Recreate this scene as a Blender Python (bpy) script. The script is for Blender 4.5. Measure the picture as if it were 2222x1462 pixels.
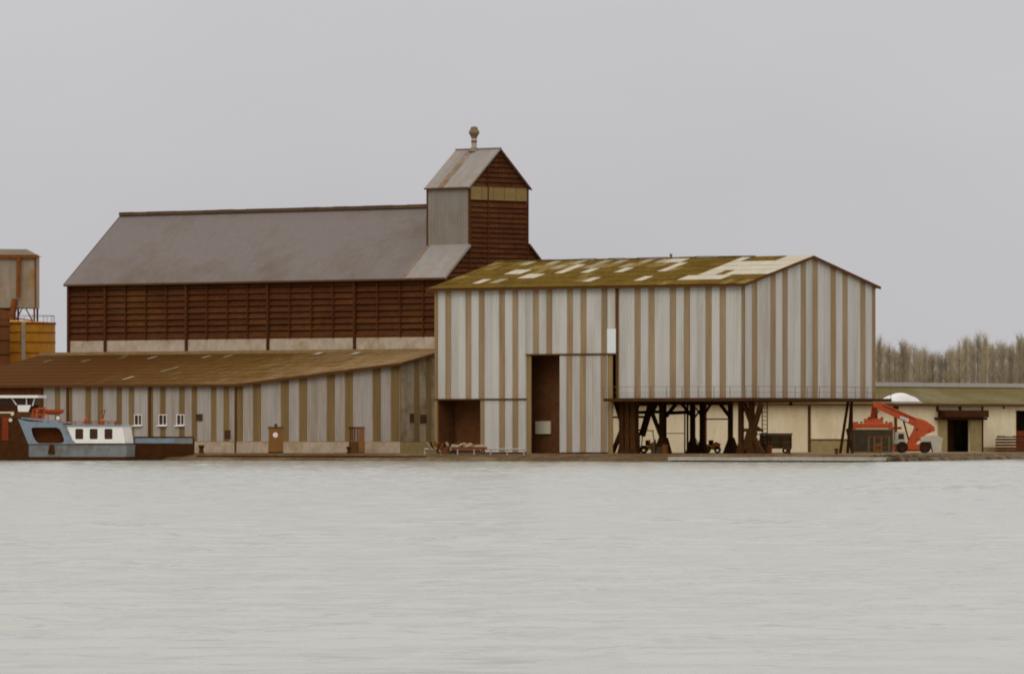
import bpy, bmesh, math, random
from math import radians, cos, sin, pi
from mathutils import Vector, Matrix
random.seed(7)
for o in list(bpy.data.objects):
    bpy.data.objects.remove(o)
SC = bpy.context.scene
COL = SC.collection
TH = radians(41)            # the quay front runs 41 degrees off the picture plane

# ------------------------------------------------------------------ camera
cam_d = bpy.data.cameras.new('camera')
cam_d.sensor_width = 36.0
cam_d.lens = 36.0 * 16500 / 2222
cam_d.shift_y = (949 - 731) / 2222
cam_d.clip_start = 1.0
cam_d.clip_end = 20000
cam = bpy.data.objects.new('camera', cam_d)
COL.objects.link(cam)
cam.location = (443.10, -542.32, 2.2)
cam.rotation_euler = (radians(90), 0, TH)
SC.camera = cam

# ------------------------------------------------------------------ overcast sky
SUN_ELEV, SUN_AZ = radians(42), radians(-20)     # azimuth of the sun from the -v side
sun_dir = Vector((cos(SUN_ELEV) * cos(radians(-68)), cos(SUN_ELEV) * sin(radians(-68)), sin(SUN_ELEV)))
world = bpy.data.worlds.new('World')
SC.world = world
world.use_nodes = True
nt = world.node_tree
nt.nodes.clear()
N = nt.nodes.new
out = N('ShaderNodeOutputWorld'); bg = N('ShaderNodeBackground'); bg.inputs['Strength'].default_value = 0.1
sky = N('ShaderNodeTexSky'); sky.sky_type = 'NISHITA'; sky.sun_disc = False
sky.sun_elevation = SUN_ELEV
sky.sun_rotation = math.atan2(sun_dir.x, sun_dir.y)
sky.air_density = 1.0; sky.dust_density = 4.0; sky.ozone_density = 1.0
tc = N('ShaderNodeTexCoord'); sep = N('ShaderNodeSeparateXYZ')
nt.links.new(tc.outputs['Generated'], sep.inputs[0])
mx = N('ShaderNodeMath'); mx.operation = 'MAXIMUM'; mx.inputs[1].default_value = 0.0
nt.links.new(sep.outputs['Z'], mx.inputs[0])
ma = N('ShaderNodeMath'); ma.operation = 'MULTIPLY_ADD'; ma.inputs[1].default_value = 2.0; ma.inputs[2].default_value = 1.0
nt.links.new(mx.outputs[0], ma.inputs[0])
cn = N('ShaderNodeTexNoise'); cn.inputs['Scale'].default_value = 11.0; cn.inputs['Detail'].default_value = 4.0
mapn = N('ShaderNodeMapping'); mapn.inputs['Scale'].default_value = (1, 1, 2.2)
nt.links.new(tc.outputs['Generated'], mapn.inputs[0]); nt.links.new(mapn.outputs[0], cn.inputs['Vector'])
cr = N('ShaderNodeMapRange'); cr.inputs['From Min'].default_value = 0.3; cr.inputs['From Max'].default_value = 0.7
cr.inputs['To Min'].default_value = 0.97; cr.inputs['To Max'].default_value = 1.04
nt.links.new(cn.outputs['Fac'], cr.inputs['Value'])
mm = N('ShaderNodeMath'); mm.operation = 'MULTIPLY'
nt.links.new(ma.outputs[0], mm.inputs[0]); nt.links.new(cr.outputs[0], mm.inputs[1])
vm = N('ShaderNodeVectorMath'); vm.operation = 'SCALE'; vm.inputs[0].default_value = (4.95, 4.86, 5.02)
nt.links.new(mm.outputs[0], vm.inputs['Scale'])
mix = N('ShaderNodeMix'); mix.data_type = 'RGBA'; mix.inputs[0].default_value = 0.96
nt.links.new(sky.outputs[0], mix.inputs[6]); nt.links.new(vm.outputs[0], mix.inputs[7])
nt.links.new(mix.outputs[2], bg.inputs['Color']); nt.links.new(bg.outputs[0], out.inputs[0])

sun_d = bpy.data.lights.new('sun', 'SUN'); sun_d.energy = 0.55; sun_d.angle = radians(30); sun_d.color = (1.0, 0.96, 0.9)
sun = bpy.data.objects.new('sun', sun_d); COL.objects.link(sun)
sun.rotation_euler = sun_dir.to_track_quat('Z', 'Y').to_euler()
SC.view_settings.view_transform = 'Standard'
SC.view_settings.look = 'None'
SC.view_settings.exposure = 0.07
SC.view_settings.gamma = 1.0
SC.cycles.pixel_filter_type = 'BLACKMAN_HARRIS'
SC.cycles.filter_width = 1.9
SC.cycles.max_bounces = 6

# ------------------------------------------------------------------ materials
MATS = {}
def mat(name, col, rough=0.8, var=0.12, scale=0.6, streak=1.0, col2=None, amt=0.5, scale2=0.25, metal=0.0, rnd=0.0, bump=0.0, spec=0.12, s2=(1, 1, 1)):
    """Weathered surface: base colour, fine mottling, a second colour in patches, per-object spread."""
    if name in MATS: return MATS[name]
    m = bpy.data.materials.new(name); m.use_nodes = True
    t = m.node_tree; p = t.nodes['Principled BSDF']
    p.inputs['Roughness'].default_value = rough
    p.inputs['Metallic'].default_value = metal
    p.inputs['Specular IOR Level'].default_value = spec
    tcn = t.nodes.new('ShaderNodeNewGeometry')
    mp = t.nodes.new('ShaderNodeMapping'); mp.inputs['Scale'].default_value = (1, 1, streak)
    t.links.new(tcn.outputs['Position'], mp.inputs[0])
    n1 = t.nodes.new('ShaderNodeTexNoise'); n1.inputs['Scale'].default_value = scale * 3; n1.inputs['Detail'].default_value = 6
    n1.inputs['Roughness'].default_value = 0.65
    t.links.new(mp.outputs[0], n1.inputs['Vector'])
    r1 = t.nodes.new('ShaderNodeMapRange'); r1.inputs[1].default_value = 0.25; r1.inputs[2].default_value = 0.75
    r1.inputs[3].default_value = 1 - var * 1.6; r1.inputs[4].default_value = 1 + var * 1.2
    t.links.new(n1.outputs['Fac'], r1.inputs[0])
    if col2 is not None:
        mp2 = t.nodes.new('ShaderNodeMapping'); mp2.inputs['Scale'].default_value = s2
        t.links.new(tcn.outputs['Position'], mp2.inputs[0])
        n2 = t.nodes.new('ShaderNodeTexNoise'); n2.inputs['Scale'].default_value = scale2; n2.inputs['Detail'].default_value = 7
        n2.inputs['Roughness'].default_value = 0.7
        t.links.new(mp2.outputs[0], n2.inputs['Vector'])
        r2 = t.nodes.new('ShaderNodeMapRange'); r2.inputs[1].default_value = 0.62 - amt * 0.35; r2.inputs[2].default_value = 0.8 - amt * 0.3
        t.links.new(n2.outputs['Fac'], r2.inputs[0])
        mc = t.nodes.new('ShaderNodeMix'); mc.data_type = 'RGBA'
        mc.inputs[6].default_value = (*col, 1); mc.inputs[7].default_value = (*col2, 1)
        t.links.new(r2.outputs[0], mc.inputs[0]); base = mc.outputs[2]
    else:
        rg = t.nodes.new('ShaderNodeRGB'); rg.outputs[0].default_value = (*col, 1); base = rg.outputs[0]
    fac = r1.outputs[0]
    if rnd:
        oi = t.nodes.new('ShaderNodeObjectInfo')
        r3 = t.nodes.new('ShaderNodeMapRange'); r3.inputs[3].default_value = 1 - rnd; r3.inputs[4].default_value = 1 + rnd
        t.links.new(oi.outputs['Random'], r3.inputs[0])
        mu = t.nodes.new('ShaderNodeMath'); mu.operation = 'MULTIPLY'
        t.links.new(fac, mu.inputs[0]); t.links.new(r3.outputs[0], mu.inputs[1]); fac = mu.outputs[0]
    sc_ = t.nodes.new('ShaderNodeVectorMath'); sc_.operation = 'SCALE'
    t.links.new(base, sc_.inputs[0]); t.links.new(fac, sc_.inputs['Scale'])
    t.links.new(sc_.outputs[0], p.inputs['Base Color'])
    if bump:
        b = t.nodes.new('ShaderNodeBump'); b.inputs['Strength'].default_value = bump; b.inputs['Distance'].default_value = 0.05
        t.links.new(n1.outputs['Fac'], b.inputs['Height']); t.links.new(b.outputs[0], p.inputs['Normal'])
    MATS[name] = m
    return m
M = {}
M['white_clad'] = mat('white cladding', (0.53, 0.505, 0.455), 0.6, 0.06, 0.5, 0.10, col2=(0.44, 0.395, 0.33), amt=0.40, scale2=0.5, rnd=0.05, s2=(1, 1, 0.12))
M['brown_clad'] = mat('tan cladding', (0.345, 0.245, 0.14), 0.6, 0.14, 0.5, 0.12, col2=(0.30, 0.20, 0.095), amt=0.45, scale2=0.5, rnd=0.06, s2=(1, 1, 0.12))
M['white_clad2'] = mat('dusty white cladding', (0.43, 0.385, 0.335), 0.65, 0.12, 0.5, 0.12, col2=(0.35, 0.29, 0.215), amt=0.45, scale2=0.5, rnd=0.06, s2=(1, 1, 0.12))
M['brown_clad2'] = mat('dusty tan cladding', (0.255, 0.168, 0.068), 0.65, 0.14, 0.5, 0.12, col2=(0.21, 0.13, 0.045), amt=0.45, scale2=0.5, rnd=0.06, s2=(1, 1, 0.12))
M['shaded_grime_white'] = mat('shaded grimy olive white cladding', (0.32, 0.265, 0.175), 0.7, 0.15, 0.5, 0.15, col2=(0.17, 0.12, 0.06), amt=0.5, scale2=0.5, rnd=0.06)  # olive grime plus the end wall's shade, both put into the colour
M['shaded_grime_tan'] = mat('shaded grimy olive tan cladding', (0.22, 0.148, 0.055), 0.7, 0.15, 0.5, 0.15, rnd=0.06)  # tan partner, shade and grime in one tone
M['dark_clad'] = mat('dark rust cladding', (0.13, 0.045, 0.012), 0.8, 0.2, 0.5, 0.15, rnd=0.1)
M['white_panel'] = mat('clean white panel', (0.68, 0.70, 0.68), 0.5, 0.03)
M['moss'] = mat('mossy roof sheet', (0.130, 0.079, 0.013), 0.95, 0.25, 0.8, 1.0, col2=(0.11, 0.062, 0.012), amt=0.5, scale2=0.4, rnd=0.10, bump=0.3, spec=0.03)
M['moss2'] = mat('grey mossy roof sheet', (0.20, 0.135, 0.045), 0.95, 0.25, 0.8, 1.0, col2=(0.14, 0.082, 0.014), amt=0.5, scale2=0.4, rnd=0.10, bump=0.3, spec=0.03)
M['pale_sheet'] = mat('pale new roof sheet', (0.44, 0.39, 0.29), 0.85, 0.08, 0.6, 1.0, rnd=0.05)
M['pale_sheet2'] = mat('weathered pale roof sheet', (0.27, 0.22, 0.13), 0.85, 0.12, 0.6, 1.0, rnd=0.1)
M['low_roof'] = None
M['timber'] = mat('dark brown louvre timber', (0.078, 0.024, 0.006), 0.9, 0.25, 0.5, 3.0, col2=(0.102, 0.040, 0.009), amt=0.4, scale2=0.12, rnd=0.18)
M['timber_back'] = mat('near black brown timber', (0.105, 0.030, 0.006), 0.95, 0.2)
M['wood_post'] = mat('dark timber post', (0.085, 0.026, 0.006), 0.9, 0.2, rnd=0.1)
M['concrete'] = mat('stained concrete', (0.45, 0.36, 0.26), 0.9, 0.15, 0.6, 0.6, col2=(0.33, 0.23, 0.12), amt=0.4, scale2=0.4, rnd=0.06)
M['roof_grey'] = mat('weathered grey roofing', (0.162, 0.134, 0.115), 0.75, 0.06, 0.6, 0.2, col2=(0.125, 0.094, 0.066), amt=0.45, scale2=0.10)
M['roof_new'] = mat('lighter zinc roofing', (0.24, 0.215, 0.185), 0.6, 0.10, 0.5, 0.4, col2=(0.28, 0.20, 0.12), amt=0.35, scale2=0.35, rnd=0.05)
M['tower_wall'] = mat('grey sheet tower wall', (0.24, 0.21, 0.17), 0.65, 0.08, 0.4, 0.2, col2=(0.21, 0.17, 0.12), amt=0.4, scale2=0.3)
M['rust_sheet'] = mat('rust streaked roofing', (0.20, 0.125, 0.07), 0.85, 0.2, 0.6, 0.3, col2=(0.25, 0.21, 0.17), amt=0.4, scale2=0.6)
M['pane_olive'] = mat('dull translucent panel', (0.25, 0.165, 0.055), 0.5, 0.12, rnd=0.12)
M['steel'] = mat('dark brown steel', (0.058, 0.023, 0.006), 0.8, 0.2, rnd=0.15, spec=0.06)
M['fascia'] = mat('dark brown fascia', (0.10, 0.038, 0.009), 0.8, 0.15)
M['interior'] = mat('dark interior lining', (0.125, 0.050, 0.018), 0.95, 0.2, spec=0.05)
M['cream'] = mat('cream rendered wall', (0.78, 0.66, 0.43), 0.85, 0.08, 0.4, 0.4, col2=(0.68, 0.54, 0.31), amt=0.42, scale2=0.18, rnd=0.03)
M['olive_plinth'] = mat('olive stained plinth', (0.32, 0.24, 0.10), 0.9, 0.15, 0.6)
M['olive_roof'] = mat('olive low roof', (0.125, 0.095, 0.03), 0.9, 0.15, 0.5, 1.0, col2=(0.17, 0.14, 0.075), amt=0.4, scale2=0.12, rnd=0.06, spec=0.03)
M['ridge_grey'] = mat('pale grey roof cap', (0.40, 0.37, 0.32), 0.8, 0.08)
M['red'] = mat('orange red machine paint', (0.46, 0.066, 0.008), 0.55, 0.18, 1.2, rnd=0.10, spec=0.4)
M['red_dark'] = mat('worn dark red paint', (0.19, 0.030, 0.008), 0.7, 0.2)
M['yellow'] = mat('mustard tank paint', (0.40, 0.18, 0.012), 0.6, 0.15, 0.5, 0.4, col2=(0.36, 0.14, 0.008), amt=0.45, scale2=0.25)
M['yellow_m'] = mat('yellow machine paint', (0.62, 0.30, 0.01), 0.5, 0.1)
M['orange_m'] = mat('orange machine paint', (0.62, 0.25, 0.02), 0.5, 0.1)
M['hopper'] = mat('dusty hopper sheet', (0.30, 0.245, 0.175), 0.75, 0.1, 0.5, 0.3, col2=(0.27, 0.17, 0.06), amt=0.35, scale2=0.3)
M['rust_pipe'] = mat('rusty brown pipe', (0.19, 0.06, 0.012), 0.8, 0.2)
M['bluegrey'] = mat('blue grey boat paint', (0.20, 0.252, 0.285), 0.6, 0.12, 0.8, 0.4, col2=(0.17, 0.155, 0.13), amt=0.35, scale2=0.5)
M['bluehull'] = mat('grubby grey hull paint', (0.19, 0.195, 0.19), 0.6, 0.15, 0.8, 0.4, col2=(0.13, 0.10, 0.065), amt=0.4, scale2=0.5)
M['boat_white'] = mat('boat white paint', (0.78, 0.75, 0.68), 0.45, 0.05, 0.8, 0.3)
M['boat_dark'] = mat('dark brown hull paint', (0.056, 0.020, 0.005), 0.7, 0.25, spec=0.05)
M['glass'] = mat('dark window glass', (0.05, 0.02, 0.007), 0.3, 0.1, spec=0.2)
M['tyre'] = mat('tyre rubber', (0.03, 0.018, 0.01), 0.9, 0.1, spec=0.1)
M['counterweight'] = mat('pale grey cast weight', (0.47, 0.43, 0.33), 0.6, 0.1)
M['container'] = mat('dark olive container paint', (0.07, 0.05, 0.028), 0.7, 0.2)
M['trailer'] = mat('drab olive trailer paint', (0.17, 0.12, 0.055), 0.8, 0.2)
M['galv'] = mat('galvanised pipe', (0.36, 0.345, 0.285), 0.5, 0.1, metal=0.0)
M['door_orange'] = mat('ochre brown door paint', (0.23, 0.105, 0.026), 0.6, 0.15)
M['bank'] = mat('muddy stone bank', (0.095, 0.056, 0.022), 0.95, 0.3, 0.5, 3.0, col2=(0.165, 0.118, 0.062), amt=0.5, scale2=0.3, s2=(0.35, 1, 1))
M['ground'] = mat('dirty quay ground', (0.17, 0.105, 0.042), 0.95, 0.2, 0.2, col2=(0.23, 0.16, 0.085), amt=0.45, scale2=0.08)
M['slab'] = mat('pale wet concrete slab', (0.40, 0.355, 0.29), 0.85, 0.15, 0.5, col2=(0.33, 0.27, 0.19), amt=0.45, scale2=0.3)
M['bark'] = mat('winter poplar bark', (0.18, 0.14, 0.085), 0.95, 0.2, rnd=0.3)
M['twig'] = mat('winter poplar twigs', (0.35, 0.29, 0.185), 0.95, 0.2, rnd=0.3)
M['dome'] = mat('milky dome plastic', (0.62, 0.60, 0.54), 0.4, 0.03)
M['rubble'] = mat('pale rubble', (0.42, 0.34, 0.20), 0.95, 0.3)
M['cowl'] = mat('dull brown cowl', (0.19, 0.125, 0.07), 0.7, 0.15)
M['cowl2'] = mat('dull brown ridge', (0.10, 0.058, 0.03), 0.8, 0.15, rnd=0.1)
M['rail'] = mat('weathered brown rail', (0.22, 0.14, 0.07), 0.8, 0.15)
M['board'] = mat('pale notice board', (0.62, 0.56, 0.40), 0.7, 0.1)

# lower roof: moss brown that gives way to bare grey-tan sheets towards the right hand end
def low_roof_mat():
    m = bpy.data.materials.new('mossy lean-to roofing'); m.use_nodes = True
    t = m.node_tree; p = t.nodes['Principled BSDF']; p.inputs['Roughness'].default_value = 0.95
    p.inputs['Specular IOR Level'].default_value = 0.03
    g = t.nodes.new('ShaderNodeNewGeometry')
    mp = t.nodes.new('ShaderNodeMapping'); mp.inputs['Scale'].default_value = (0.8, 0.3, 1); t.links.new(g.outputs['Position'], mp.inputs[0])
    n = t.nodes.new('ShaderNodeTexNoise'); n.inputs['Scale'].default_value = 1.0; n.inputs['Detail'].default_value = 9; n.inputs['Roughness'].default_value = 0.78
    t.links.new(mp.outputs[0], n.inputs['Vector'])
    s = t.nodes.new('ShaderNodeSeparateXYZ'); t.links.new(g.outputs['Position'], s.inputs[0])
    a = t.nodes.new('ShaderNodeMapRange'); a.inputs[1].default_value = -100; a.inputs[2].default_value = -55
    a.inputs[3].default_value = -0.25; a.inputs[4].default_value = 0.42
    t.links.new(s.outputs['X'], a.inputs[0])
    ad = t.nodes.new('ShaderNodeMath'); t.links.new(n.outputs['Fac'], ad.inputs[0]); t.links.new(a.outputs[0], ad.inputs[1])
    r = t.nodes.new('ShaderNodeValToRGB'); t.links.new(ad.outputs[0], r.inputs[0])
    e = r.color_ramp.elements
    e[0].position = 0.40; e[0].color = (0.078, 0.030, 0.006, 1)
    e[1].position = 0.95; e[1].color = (0.23, 0.148, 0.068, 1)
    q = e.new(0.68); q.color = (0.112, 0.057, 0.013, 1)
    t.links.new(r.outputs[0], p.inputs['Base Color'])
    return m
M['low_roof'] = low_roof_mat()

def water_mat():
    m = bpy.data.materials.new('grey river water'); m.use_nodes = True
    t = m.node_tree; p = t.nodes['Principled BSDF']
    p.inputs['Base Color'].default_value = (0.315, 0.312, 0.238, 1)
    p.inputs['Roughness'].default_value = 0.17
    p.inputs['IOR'].default_value = 1.33
    g = t.nodes.new('ShaderNodeNewGeometry')
    mp = t.nodes.new('ShaderNodeMapping'); mp.inputs['Rotation'].default_value = (0, 0, -TH)
    t.links.new(g.outputs['Position'], mp.inputs[0])
    hs = None
    for sx, sy, st, k in ((0.5, 0.22, 0.5, 0.10), (3.0, 1.2, 0.5, 0.02)):
        m2 = t.nodes.new('ShaderNodeMapping'); m2.inputs['Scale'].default_value = (sx, sy, 1); t.links.new(mp.outputs[0], m2.inputs[0])
        n = t.nodes.new('ShaderNodeTexNoise'); n.inputs['Scale'].default_value = 1.0; n.inputs['Detail'].default_value = 5; n.inputs['Roughness'].default_value = 0.6
        t.links.new(m2.outputs[0], n.inputs['Vector'])
        mu = t.nodes.new('ShaderNodeMath'); mu.operation = 'MULTIPLY'; mu.inputs[1].default_value = k
        t.links.new(n.outputs['Fac'], mu.inputs[0])
        if hs is None: hs = mu
        else:
            ad = t.nodes.new('ShaderNodeMath'); t.links.new(hs.outputs[0], ad.inputs[0]); t.links.new(mu.outputs[0], ad.inputs[1]); hs = ad
    b = t.nodes.new('ShaderNodeBump'); b.inputs['Strength'].default_value = 0.6; b.inputs['Distance'].default_value = 1.0
    t.links.new(hs.outputs[0], b.inputs['Height']); t.links.new(b.outputs[0], p.inputs['Normal'])
    return m
M['water'] = water_mat()

# ------------------------------------------------------------------ mesh helpers
class MB:
    def __init__(s): s.v = []; s.f = []
    def add(s, vs, fs):
        k = len(s.v); s.v += [tuple(a) for a in vs]; s.f += [tuple(i + k for i in q) for q in fs]; return s
    def box(s, x0, x1, y0, y1, z0, z1):
        return s.add([(x0, y0, z0), (x1, y0, z0), (x1, y1, z0), (x0, y1, z0), (x0, y0, z1), (x1, y0, z1), (x1, y1, z1), (x0, y1, z1)],
                     [(0, 3, 2, 1), (4, 5, 6, 7), (0, 1, 5, 4), (1, 2, 6, 5), (2, 3, 7, 6), (3, 0, 4, 7)])
    def prism(s, poly, y0, y1):       # polygon in xz, extruded along y
        n = len(poly)
        vs = [(x, y0, z) for x, z in poly] + [(x, y1, z) for x, z in poly]
        return s.add(vs, [tuple(range(n)), tuple(reversed(range(n, 2 * n)))] + [(i, i + n, (i + 1) % n + n, (i + 1) % n) for i in range(n)])
    def slabpoly(s, poly, z0, z1):    # polygon in xy, extruded along z
        n = len(poly)
        vs = [(x, y, z0) for x, y in poly] + [(x, y, z1) for x, y in poly]
        return s.add(vs, [tuple(reversed(range(n))), tuple(range(n, 2 * n))] + [(i, (i + 1) % n, (i + 1) % n + n, i + n) for i in range(n)])
    def tube(s, a, b, r0, r1=None, n=8, caps=True):
        a = Vector(a); b = Vector(b); r1 = r0 if r1 is None else r1
        d = (b - a).normalized(); e = d.orthogonal().normalized(); g = d.cross(e)
        vs = [a + (e * cos(2 * pi * i / n) + g * sin(2 * pi * i / n)) * r0 for i in range(n)] + [b + (e * cos(2 * pi * i / n) + g * sin(2 * pi * i / n)) * r1 for i in range(n)]
        fs = [(i, (i + 1) % n, (i + 1) % n + n, i + n) for i in range(n)]
        if caps: fs += [tuple(reversed(range(n))), tuple(range(n, 2 * n))]
        return s.add(vs, fs)
    def bar(s, a, b, w, d=None):      # rectangular bar from a to b
        a = Vector(a); b = Vector(b); d = w if d is None else d
        t = (b - a).normalized(); up = Vector((0, 0, 1)) if abs(t.z) < 0.95 else Vector((0, 1, 0))
        e = t.cross(up).normalized() * (d / 2); g = e.cross(t).normalized() * (w / 2)
        vs = [a - e - g, a + e - g, a + e + g, a - e + g, b - e - g, b + e - g, b + e + g, b - e + g]
        return s.add(vs, [(0, 3, 2, 1), (4, 5, 6, 7), (0, 1, 5, 4), (1, 2, 6, 5), (2, 3, 7, 6), (3, 0, 4, 7)])
    def lathe(s, prof, c=(0, 0, 0), n=16, axis='z'):
        k = len(prof); vs = []
        for i in range(n):
            a = 2 * pi * i / n
            for r, z in prof:
                if axis == 'z': vs.append((c[0] + r * cos(a), c[1] + r * sin(a), c[2] + z))
                else: vs.append((c[0] + r * cos(a), c[1] + z, c[2] + r * sin(a)))
        fs = [(i * k + j, ((i + 1) % n) * k + j, ((i + 1) % n) * k + j + 1, i * k + j + 1) for i in range(n) for j in range(k - 1)]
        return s.add(vs, fs)
    def mesh(s, name, m, smooth=False):
        me = bpy.data.meshes.new(name); me.from_pydata(s.v, [], s.f); me.materials.append(m)
        bm = bmesh.new(); bm.from_mesh(me); bmesh.ops.recalc_face_normals(bm, faces=bm.faces); bm.to_mesh(me); bm.free()
        if smooth:
            for p in me.polygons: p.use_smooth = True
        return me
    def build(s, name, m, parent=None, smooth=False, loc=None, rz=0.0):
        return link(name, s.mesh(name, m, smooth), parent, loc, rz)
def link(name, me, parent=None, loc=None, rz=0.0):
    o = bpy.data.objects.new(name, me); COL.objects.link(o)
    if parent is not None: o.parent = parent
    if loc is not None: o.location = loc
    if rz: o.rotation_euler = (0, 0, rz)
    return o
def tag(o, label, cat, group=None):
    o['label'] = label; o['category'] = cat
    if group: o['group'] = group
    return o
def thing(name, label, cat, loc=(0, 0, 0), rz=0.0, group=None):
    o = bpy.data.objects.new(name, None); COL.objects.link(o); o.location = loc; o.rotation_euler = (0, 0, rz)
    o.empty_display_size = 0.5
    return tag(o, label, cat, group)
def struct(o): o['kind'] = 'structure'; return o
def plate(outer, holes, y0, y1):
    """Flat plate in xz with real openings, extruded from y0 to y1."""
    bm = bmesh.new()
    for loop in [outer] + holes:
        vs = [bm.verts.new((x, y0, z)) for x, z in loop]
        for i in range(len(vs)): bm.edges.new((vs[i], vs[(i + 1) % len(vs)]))
    bmesh.ops.triangle_fill(bm, use_beauty=True, use_dissolve=False, edges=bm.edges[:])
    r = bmesh.ops.extrude_face_region(bm, geom=bm.faces[:])
    for v in r['geom']:
        if isinstance(v, bmesh.types.BMVert): v.co.y = y1
    bm.verts.ensure_lookup_table(); bm.verts.index_update()
    mb = MB(); mb.add([v.co[:] for v in bm.verts], [tuple(v.index for v in f.verts) for f in bm.faces]); bm.free()
    return mb
def rrect(x0, x1, z0, z1, r, n=4):
    p = []
    for cx, cz, a0 in ((x1 - r, z1 - r, 0), (x0 + r, z1 - r, 90), (x0 + r, z0 + r, 180), (x1 - r, z0 + r, 270)):
        for i in range(n + 1):
            a = radians(a0 + 90 * i / n); p.append((cx + r * cos(a), cz + r * sin(a)))
    return p

# ------------------------------------------------------------------ setting: water, bank, ground
import numpy as np
def make_water():
    rg = np.random.RandomState(5)
    # patch in front of the station carries real waves; flat river all round it
    ys = [62.0]
    while ys[-1] < 672: ys.append(ys[-1] + 0.16 + (ys[-1] - 62) * 0.0011)
    ys = np.array(ys); xs = np.arange(-66, 66.01, 0.3)
    XX, YY = np.meshgrid(xs, ys)
    ZZ = np.zeros_like(XX)
    def env(n, lo, hi):
        e = np.zeros_like(XX)
        for _ in range(n):
            k = 2 * pi / rg.uniform(lo, hi); a = rg.uniform(0, 2 * pi)
            e += np.sin(k * (XX * cos(a) * 0.45 + YY * sin(a)) + rg.uniform(0, 6.28))
        return e / math.sqrt(n)
    gust = 0.36 + 0.30 * np.clip((YY - 200) / 300, 0, 1) + 2.0 * np.clip(env(14, 4, 26) - 1.1, 0, 0.9) * np.clip(1.3 - YY / 400, 0.25, 1) + 0.25 * np.clip(env(6, 30, 90), 0, 1)
    for _ in range(60):
        lam = math.exp(rg.uniform(math.log(0.7), math.log(3.6))); a = pi / 2 + rg.uniform(-1.25, 1.25); k = 2 * pi / lam
        ZZ += 0.0042 * lam ** 0.75 * np.sin(k * (XX * cos(a) + YY * sin(a)) + rg.uniform(0, 6.28))
    ZZ *= gust
    # remains of a wake crossing the river a hundred and sixty to two hundred metres out
    brk = np.clip(env(10, 2.5, 9) - 0.2, 0, 1.5); brk2 = np.clip(env(10, 2.5, 9) - 0.1, 0, 1.5)
    l1 = 163 + 0.35 * XX + 1.5 * np.sin(XX * 0.4); l2 = 194 - 0.1 * XX + 1.2 * np.sin(XX * 0.33 + 1)
    f1 = np.exp(-((YY - l1) / 6.0) ** 2) * brk * np.clip((6 - XX) / 8, 0, 1)
    f2 = np.exp(-((YY - l2) / 3.5) ** 2) * brk2 * np.clip((XX + 4) / 4, 0, 1) * np.clip((12 - XX) / 4, 0, 1)
    ZZ += 0.085 * f1 * np.sin(2 * pi * (YY - l1) / 1.7 + 0.9 * np.sin(XX * 1.3)) + 0.085 * f2 * np.sin(2 * pi * (YY - l2) / 1.6 + 0.7 * np.sin(XX * 1.1))
    ed = np.minimum(np.minimum((XX - xs[0]) / 4, (xs[-1] - XX) / 4), np.minimum((YY - ys[0]) / 6, (ys[-1] - YY) / 8))
    ZZ *= np.clip(ed, 0, 1)
    c, s_ = cos(TH), sin(TH)
    px = cam.location.x + XX * c - YY * s_; py = cam.location.y + XX * s_ + YY * c
    nr, ncx = XX.shape
    co = np.stack([px, py, ZZ], -1).reshape(-1, 3)
    idx = np.arange(nr * ncx).reshape(nr, ncx)
    quads = np.stack([idx[:-1, :-1], idx[:-1, 1:], idx[1:, 1:], idx[1:, :-1]], -1).reshape(-1, 4)
    # surrounding flat ring
    R = 9000; n0 = len(co)
    def wp(x, y): return (cam.location.x + x * c - y * s_, cam.location.y + x * s_ + y * c, 0.0)
    x0, x1, y0, y1 = xs[0], xs[-1], ys[0], ys[-1]
    ring = np.array([wp(-R, -R), wp(R, -R), wp(R, R), wp(-R, R), wp(x0, y0), wp(x1, y0), wp(x1, y1), wp(x0, y1)])
    co = np.vstack([co, ring])
    rq = np.array([[0, 1, 5, 4], [1, 2, 6, 5], [2, 3, 7, 6], [3, 0, 4, 7]]) + n0
    quads = np.vstack([quads, rq])
    me = bpy.data.meshes.new('river_water')
    me.vertices.add(len(co)); me.vertices.foreach_set('co', co.astype(np.float32).ravel())
    me.loops.add(quads.size); me.loops.foreach_set('vertex_index', quads.astype(np.int32).ravel())
    me.polygons.add(len(quads)); me.polygons.foreach_set('loop_start', np.arange(0, quads.size, 4, dtype=np.int32))
    me.polygons.foreach_set('use_smooth', np.ones(len(quads), dtype=bool))
    me.update(calc_edges=True); me.validate()
    me.materials.append(M['water'])
    return link('river_water', me)
struct(make_water())
GZ = 0.70
SHORE = [(-400, -9.0), (22.0, -9.0), (-22.8, 72.6), (-70, 160), (-400, 900)]
TOP = [(-400, -5.5), (19.5, -5.5), (-25.6, 71.6), (-73, 159), (-402, 898)]
mb = MB()
poly = TOP + [(-6000, 6000), (-6000, -5.5)]
mb.add([(x, y, GZ) for x, y in poly], [tuple(range(len(poly)))])
struct(mb.build('quay_ground', M['ground']))
mb = MB(); prof = [(0.0, GZ), (0.12, GZ - 0.10), (0.30, GZ - 0.14), (0.45, 0.34), (0.70, 0.30), (0.8, 0.08), (1.0, -0.4)]
vs = []; k = len(prof); seg = []
for i in range(len(SHORE) - 1):
    n = 60 if i < 2 else 10
    for j in range(n):
        t = j / n
        seg.append(((TOP[i][0] + (TOP[i + 1][0] - TOP[i][0]) * t, TOP[i][1] + (TOP[i + 1][1] - TOP[i][1]) * t),
                    (SHORE[i][0] + (SHORE[i + 1][0] - SHORE[i][0]) * t, SHORE[i][1] + (SHORE[i + 1][1] - SHORE[i][1]) * t)))
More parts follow.
